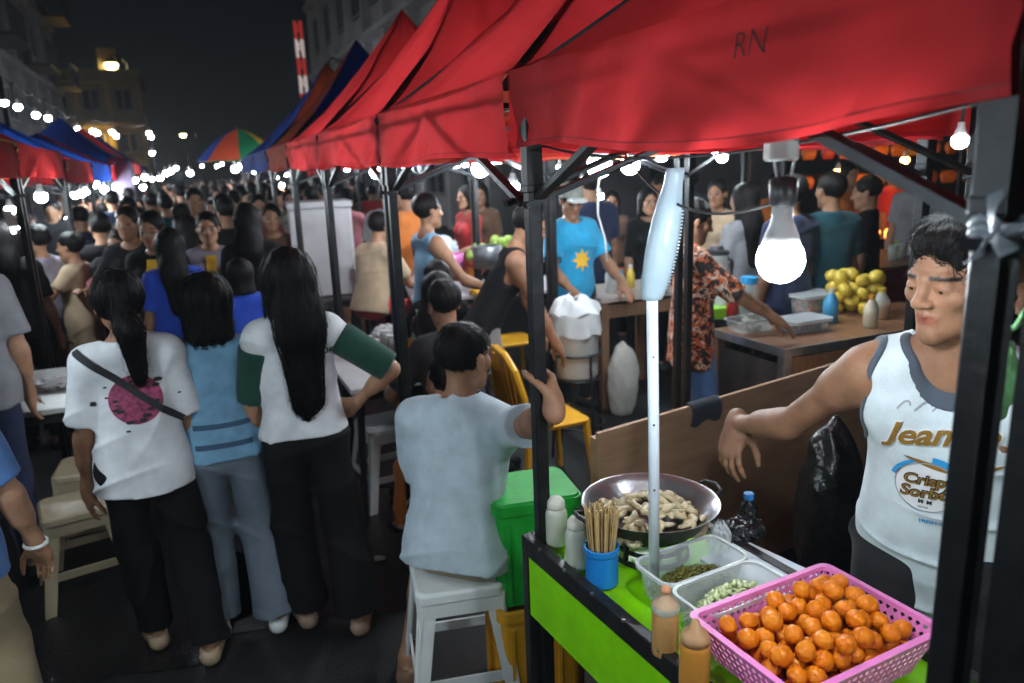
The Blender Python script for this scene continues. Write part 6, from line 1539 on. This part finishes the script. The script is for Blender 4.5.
# --- people at middle distance: (head pixel, height, yaw in degrees from facing away along the street, body, clothes, label)
R_ = .011
ARCH = {
 'm_back': dict(hair='short', top='tee', sleeve=.7, hem=.12, loose=.02),
 'm_phone': dict(hair='short', top='tee', sleeve=.7, hem=.12, loose=.02, rh=(.10, .30, 1.22), lh=(-.10, .28, 1.18)),
 'f_long': dict(fem=True, hair='long', hairlen=.42, top='tee', sleeve=.7, hem=.08),
 'f_pony': dict(fem=True, hair='pony', hairlen=.25, top='tee', sleeve=.7, hem=.10, rh=(.16, .30, 1.05)),
 'f_dress': dict(fem=True, hair='bun', top='dress', hem=.40, flare=.02, sleeve=.5, bottom=None, rh=(.12, .30, 1.05), lh=(-.12, .30, 1.02)),
 'f_shorts': dict(fem=True, hair='short', top='tee', sleeve=.7, hem=.14, bottom='shorts', legcut=.45, rh=(.12, .32, 1.02), lh=(-.10, .30, 1.05)),
 'm_walk': dict(hair='short', top='tee', sleeve=.75, hem=.12, loose=.02, lf=(-.10, .22, .09), rf=(.10, -.18, .10), head=(0, -.15)),
 'f_bob': dict(fem=True, hair='bob', hairlen=.2, top='tee', sleeve=.9, hem=.1, lh=(-.12, .26, 1.0)),
 'm_tank': dict(hair='short', top='tank', sleeve=0, hem=.12, loose=.016, rh=(.2, .34, 1.0)),
 'm_lean': dict(hair='short', top='tank', sleeve=0, hem=.06, lean=.50, loose=.012, rh=(.18, .46, .66), lh=(-.16, .46, .66), head=(0, -.45)),
 'm_sit': dict(hair='short', top='tee', sleeve=.75, hem=.06, seat=.45, lean=.28, rh=(.12, .42, .74), lh=(-.16, .40, .74), rf=(.14, .40, .08), lf=(-.14, .42, .08), knee=(0, 1, .6), head=(0, -.2)),
 'f_sit': dict(fem=True, hair='long', hairlen=.3, top='tee', sleeve=.7, hem=.06, seat=.45, lean=.2, rh=(.12, .40, .74), lh=(-.14, .40, .74), rf=(.12, .40, .08), lf=(-.12, .42, .08), knee=(0, 1, .6), head=(0, -.15)),
}
def crowd(px, py, h, yaw, arch, sk, top, bot, label, hq=None, res=None, group=None, y=None, dz=0., **ov):
    hh = h if hq is None else hq
    if y is None: p = gpos(px, py, hh)
    else: p = aty(px, py, y); p.z = 0
    g = dict(ARCH[arch]); g.update(ov); g.update(h=round(h / .06) * .06 if not ov and arch not in ('m_lean',) else h, res=res or R_)
    m = dict(skin=SKIN[sk], shoe=CL['charcoal'])
    if top: m['top'] = CL[top]
    if bot: m['bottom'] = CL[bot]
    return person((p.x, p.y, dz), YAW_S + rad(yaw), g, m, label, group)
c_ = crowd
c_(36, 228, 1.50, 60, 'f_shorts', 0, 'lilac', 'charcoal', 'person in a grey lilac tee and dark shorts under the left canopies', y=5.5)
c_(70, 240, 1.42, 70, 'f_dress', 0, 'beige', None, 'person in a beige dress at the left hand counter', y=5.5)
c_(118, 235, 1.42, 150, 'f_pony', 1, 'pink', 'black', 'person in a pink top facing the camera between dark figures')
c_(193, 188, 1.70, 185, 'm_back', 1, 'white', 'navy', 'person in a white shirt with a dark backpack strap facing the camera')
o, k, f = c_(206, 214, 1.56, 175, 'f_bob', 0, 'lilac', 'khaki', 'person in a grey shirt with a yellow lanyard facing the camera', hair='bun')
def lanyard(o, k, f):
    me = bpy.data.meshes.new('strip'); q = MB(); q.grid(lambda u, v: Vector((-.035 + .07 * u, .14 - .26 * v, 0)), 4, 12); me.from_pydata(q.v, [], q.f); project(me, k['top'], tuple(f['T'](0, 0, .30)), tuple(-f['y']), (0, 0, 1), 'lanyard', inky, o, off=.006, cuts=1)
lanyard(o, k, f)
o, k, f = c_(150, 213, 1.60, 160, 'm_walk', 1, 'black', 'black', 'person in black wearing a yellow lanyard left of the grey shirted one', hair='bun', fem=True); lanyard(o, k, f)
c_(170, 248, 1.50, 5, 'f_long', 1, 'royal', 'black', 'person with long dark hair in a blue top walking away', y=4.6)
c_(246, 205, 1.62, -10, 'f_long', 1, 'black', 'black', 'tall person with long black hair all in black walking away')
c_(238, 262, 1.30, 20, 'f_bob', 1, 'royal', 'navy', 'short person in a royal blue top beside the tall woman in black', y=4.4)
c_(274, 188, 1.64, -70, 'f_bob', 0, 'beige', 'khaki', 'person in a pale pinkish shirt turned toward the stalls', hair='short')
c_(299, 182, 1.66, 20, 'm_back', 1, 'navy', 'black', 'person in a navy shirt beside the post cluster')
c_(345, 190, 1.62, 10, 'f_dress', 0, 'pink', None, 'person in a dusty pink dress beyond the foam box', y=8.0)
c_(386, 176, 1.66, -20, 'm_back', 0, 'white', 'red', 'person in a white tee with a yellow hat behind the seated eater', y=7.2)
c_(403, 190, 1.66, 40, 'm_walk', 0, 'orange', 'charcoal', 'person in an orange tee by the eating tables', y=6.8)
c_(363, 212, 1.60, -60, 'm_sit', 0, 'beige', 'red', 'person in a beige tee seated with red shorts near the white table', y=5.9, dz=.22)
c_(425, 178, 1.64, -80, 'm_tank', 0, 'sky', 'charcoal', 'person in a blue and white tank top standing over the diners', y=5.0, fem=True)
c_(466, 178, 1.62, 100, 'f_bob', 0, 'red', 'orange', 'person in a red top and yellow apron beside the lime table', y=7.4)
c_(480, 192, 1.60, 150, 'f_long', 1, 'brown', 'black', 'person in a brown top facing the camera beyond the limes', y=7.9)
o, k, f = c_(450, 243, 1.62, 8, 'm_sit', 1, 'charcoal', 'black', 'person in a dark tee with a white back print seated at the white table', y=3.55, res=.008, lean=.18)
me = bpy.data.meshes.new('flame'); q = MB(); random.seed(6)
for i in range(9):
    x0 = -.05 + .0125 * i; hgt = random.uniform(.05, .13); q.grid(lambda u, v, x0=x0, hgt=hgt: Vector((x0 + .016 * (u - .5) * (1 - v) + .018 * math.sin(v * 3 + i) * v, -.05 + hgt * v, 0)), 2, 8)
me.from_pydata(q.v, [], q.f); project(me, k['top'], tuple(f['T'](.05, 0, .24)), tuple(f['y']), (0, 0, 1), 'print', inkw, o, off=.003, cuts=1)
c_(421, 258, 1.55, -70, 'f_sit', 1, 'charcoal', 'black', 'person with long dark hair seated in profile at the white table', y=4.1)
c_(434, 236, 1.55, -20, 'f_sit', 1, 'black', 'black', 'person with dark hair seated behind the one in profile', y=4.6)
c_(443, 322, 1.10, 15, 'm_sit', 0, 'orange', 'orange', 'small child with cropped hair in an orange top on the orange chair', y=3.05, hair='crop', seat=.44, lean=.05, hd=1.1, rf=(.10, .3, .2), lf=(-.1, .3, .2), rh=None, lh=None)
c_(478, 206, 1.64, -105, 'm_lean', 1, 'black', 'grey', 'person in a black tank top stooping over the lined bucket', y=4.35, res=.008)
o, k, f = c_(571, 182, 1.66, 190, 'm_back', 1, 'cyan', 'charcoal', 'person in a bright blue tee with a yellow sunburst and grey cap', y=5.4, res=.008, rh=(.22, .3, .95), lh=(-.22, .3, .95), head=(-.3, -.3))
q = MB(); 
q.add([(0, 0, 0)] + [((.085 if j % 2 == 0 else .045) * math.cos(j * math.pi / 8), (.085 if j % 2 == 0 else .045) * math.sin(j * math.pi / 8), 0) for j in range(16)], [(0, 1 + j, 1 + (j + 1) % 16) for j in range(16)])
me = bpy.data.meshes.new('sun'); me.from_pydata(q.v, [], q.f); project(me, k['top'], tuple(f['T'](0, 0, .22)), tuple(-f['y']), (0, 0, 1), 'print', inky, o, off=.003, cuts=2)
cpm = cloth('cap_grey', (.20, .22, .20)); E_ = [P('e', f['Hd'](0, -.016, .055), rr=(.088, .104, .078), frame=f['fr']), P('p', f['Hd'](0, 0, .040), -f['fr'][2], k=0, op='i')]
cpo = bpy.data.objects.new('cap', mesh_of(E_, .009, 'cap', cpm)); COL.objects.link(cpo); cpo.parent = o
br_ = [P('c', f['Hd'](-.03, .12, .045), f['Hd'](.03, .12, .045), .050, sq=(f['fr'][2], 6.))]; bo = bpy.data.objects.new('brim', mesh_of(br_, .008, 'brim', cloth('brim_pale', (.5, .52, .5)))); COL.objects.link(bo); bo.parent = cpo
# the shake vendor
vm = M('cloth_batik', (.42, .09, .02), rough=.8, bump=.2, bscale=300)
nt = vm.node_tree; nd = nt.nodes; lk = nt.links; b = nd['Principled BSDF']; rp = [n for n in nd if n.type == 'VALTORGB'][0]; nz = [n for n in nd if n.type == 'TEX_NOISE'][0]; nz.inputs['Scale'].default_value = 16; nz.inputs['Distortion'].default_value = 1.2
rp.color_ramp.interpolation = 'CONSTANT'; rp.color_ramp.elements[0].color = (.012, .010, .010, 1); rp.color_ramp.elements[0].position = 0
rp.color_ramp.elements[1].position = .47; rp.color_ramp.elements[1].color = (.50, .10, .02, 1)
e = rp.color_ramp.elements.new(.54); e.color = (.55, .48, .40, 1); e = rp.color_ramp.elements.new(.60); e.color = (.02, .015, .015, 1)
CL['batik'] = vm
o, k, f = c_(694, 196, 1.60, -112, 'f_bob', 1, 'batik', 'blue', 'person in an orange and black patterned shirt working at the shake counter', y=3.95, res=.008, hair='bun', sleeve=.95, loose=.024, hem=.16, rh=(.16, .40, .98), lh=(-.10, .42, .99), head=(0, -.3))
# inner aisle, seen under the valance
for i, a in enumerate((
 (590, 172, 1.72, 0, 'm_back', 1, 'navy', 'black', 'broad dark figure in navy seen from behind beyond the cap', 6.2),
 (648, 205, 1.58, 170, 'f_bob', 0, 'black', 'black', 'person in black facing the camera left of the white pole', 6.4),
 (612, 215, 1.52, 150, 'f_long', 1, 'brown', 'black', 'person in a brown top near the dangling white cord', 7.6),
 (745, 172, 1.64, 10, 'f_long', 0, 'grey', 'black', 'person in a grey top with long hair left of the bulb', 5.2),
 (718, 182, 1.60, 120, 'f_pony', 1, 'beige', 'black', 'person with brown hair turned toward the shake stall', 6.2),
 (792, 170, 1.70, 10, 'm_back', 1, 'navy', 'black', 'person in a navy shirt directly behind the bulb', 4.7),
 (832, 176, 1.66, -5, 'm_back', 1, 'teal', 'black', 'person in a dark teal shirt left of the vendor head', 4.9),
 (868, 190, 1.60, 40, 'm_walk', 1, 'black', 'black', 'person in black at the end of the red draped table', 5.6),
 (920, 172, 1.66, 100, 'm_back', 0, 'grey', 'black', 'person in grey beside the grill stall', 6.9),
 (990, 160, 1.64, 150, 'f_bob', 0, 'brown', 'black', 'person in a brown top facing the camera beyond the near posts', 4.2),
 (1012, 178, 1.58, 20, 'm_back', 1, 'black', 'black', 'person in black at the right edge beyond the near posts', 4.8),
 (690, 165, 1.70, 0, 'm_phone', 1, 'teal', 'black', 'person in dark teal above the white pole', 8.0),
 (775, 195, 1.60, 180, 'm_back', 0, 'orange', 'black', 'person in an orange top facing the camera behind the navy shirts', 7.4),
 (850, 165, 1.66, 170, 'f_bob', 0, 'orange', 'black', 'person in an orange apron working at the grill', 8.0),
 (895, 168, 1.62, 190, 'm_back', 0, 'red', 'black', 'person in a red top behind the grill', 8.9),
 (660, 190, 1.60, 60, 'm_walk', 0, 'pink', 'black', 'person in a pink top passing behind the pole', 8.8),
)): c_(*a[:9], y=a[9])
# street crowd walking in the lane
names = (('m_back', 'walking away'), ('f_long', 'walking away with long hair'), ('m_walk', 'striding away'), ('f_pony', 'with a ponytail'), ('f_bob', 'with bobbed hair'), ('m_phone', 'holding up a phone'))
LANE = [(100, 222, 5.8, 'charcoal'), (5, 225, 5.0, 'black'), (-48, 300, 3.3, 'grey'), (140, 228, 6.6, 'brown'), (128, 205, 7.4, 'black'), (180, 205, 7.0, 'charcoal'), (165, 200, 8.4, 'teal'), (222, 195, 7.8, 'black'), (232, 188, 9.0, 'grey'), (258, 195, 7.0, 'navy'),
        (210, 190, 9.6, 'brown'), (150, 195, 9.4, 'black'), (112, 200, 9.0, 'navy'), (125, 192, 10.5, 'white'), (180, 190, 11, 'black'), (195, 186, 12, 'beige'), (245, 185, 11, 'charcoal'), (262, 186, 10, 'black'), (160, 188, 12.5, 'red'), (225, 184, 13, 'white'), (80, 215, 7.4, 'navy'), (270, 200, 6.2, 'brown'), (290, 195, 8.6, 'green'), (310, 190, 9.2, 'charcoal'), (325, 188, 8.8, 'pink'), (188, 225, 6.0, 'black'), (228, 225, 6.3, 'charcoal'), (132, 250, 5.2, 'black')]
where = {}
for i, (x, y, d, col) in enumerate(LANE):
    ar, wd = names[i % 6]; yaw = (0, -12, 8, 168, 172, 15)[i % 6] + random.uniform(-12, 12)
    near = ['by the left canopies', 'left of mid lane', 'in mid lane', 'by the right posts'][0 if x < 110 else 1 if x < 180 else 2 if x < 250 else 3]
    dist = 'in the near crowd' if d < 6 else 'half way down' if d < 9 else 'far down'
    key_ = (col, near, dist, wd); where[key_] = where.get(key_, 0) + 1
    if where[key_] > 1: dist = 'a little apart'
    h = 1.50 + .12 * (i * 7 % 5) / 4 + (.06 if ar[0] == 'm' else 0)
    o, k, f = c_(x, y, h, yaw, ar, i % 2, {4: 'stripe', 9: 'plaid', 15: 'floral', 17: 'stripe', 22: 'floral', 25: 'plaid', 29: 'stripe'}.get(i, col), ('black', 'charcoal', 'navy', 'denim')[i % 4], f'person in {({4: "stripes", 9: "red plaid", 15: "florals", 17: "stripes", 22: "florals", 25: "red plaid", 29: "stripes"}).get(i, col)} {wd}, {near}, {dist}', y=d, res=.015)
    if i % 4 == 0 and abs(yaw) < 60:
        q = rloft([(.12, .05, .03, .10), (.14, .075, .05, .16), (.13, .07, .05, .38), (.07, .04, .03, .44)]); n4 = len(q.v) // 4; q.f.append(tuple(range(3 * n4, 4 * n4))); bp2 = q.build('backpack', CL[('charcoal', 'navy', 'red', 'green')[i // 4 % 4]], o, bevel=.01); p_ = f['T'](0, -.16, -.06); bp2.location = tuple(p_)
# the far crowd, one mass
Vs = []; Qs = []; Ms = []; off = 0; mats_ = [SKIN[0], HAIR] + [CL[c] for c in ('black', 'charcoal', 'white', 'navy', 'red', 'grey', 'beige', 'brown')]
protos_ = []
for ar in ('m_back', 'f_long', 'm_walk', 'f_bob'):
    g = dict(ARCH[ar]); g.update(h=1.62, res=.026); Fg = figure(**g); sets = []
    for prs, mi in ((Fg['body'], 0), (Fg['hair'], 1), (Fg['cl']['top'], 2), (Fg['cl']['bottom'], 3)):
        lo, hi = bounds(prs); V_, Q_ = surface(lambda X: field(prs, X), lo, hi, .026); sets.append((V_, Q_, mi))
    protos_.append(sets)
random.seed(14)
for i in range(150):
    d = 10.5 + 26 * random.random() ** 1.3; n_ = random.uniform(-3.0, 2.6) - .0 * d
    base = Vector((0, 0, 0)) + S * d + N * (n_ + .35); yaw = YAW_S + (random.choice((0, 0, math.pi)) + random.uniform(-.4, .4)); sc_ = random.uniform(.93, 1.05); c, s_ = math.cos(yaw), math.sin(yaw)
    tc = random.choice((2, 2, 3, 2, 5, 9, 3, 4, 6, 7, 8)); bc = random.choice((2, 3, 5))
    for V_, Q_, mi in protos_[i % 4]:
        X = np.stack([(V_[:, 0] * c - V_[:, 1] * s_) * sc_ + base.x, (V_[:, 0] * s_ + V_[:, 1] * c) * sc_ + base.y, V_[:, 2] * sc_], 1)
        Vs.append(X); Qs.append(Q_ + off); off += len(X); Ms.append(np.full(len(Q_), {0: 0, 1: 1, 2: tc, 3: bc}[mi]))
me = np_mesh('crowd', np.concatenate(Vs), np.concatenate(Qs), mats_[0])
for m in mats_[1:]: me.materials.append(m)
me.polygons.foreach_set('material_index', np.concatenate(Ms).astype(np.int32))
o = bpy.data.objects.new('crowd', me); COL.objects.link(o); tag(o, 'dense distant crowd filling the far end of the street', 'crowd', kind='stuff')
# ------------------------------------------------------------------ thin haze for the smoky air, added so the lamps glow
hz = MB(); hz.box((0, 34, 10.5), (130, 92, 23)); hz = hz.build('haze', bpy.data.materials.new('night_air')); tag(hz, kind='stuff')
hm = hz.data.materials[0]; hm.use_nodes = True; hn = hm.node_tree; hn.nodes.remove(hn.nodes['Principled BSDF']); hv = hn.nodes.new('ShaderNodeVolumePrincipled')
hv.inputs['Color'].default_value = (.80, .86, .95, 1); hv.inputs['Density'].default_value = .0016; hv.inputs['Anisotropy'].default_value = .35
hn.links.new(hv.outputs[0], hn.nodes['Material Output'].inputs['Volume'])
hz.display_type = 'WIRE'
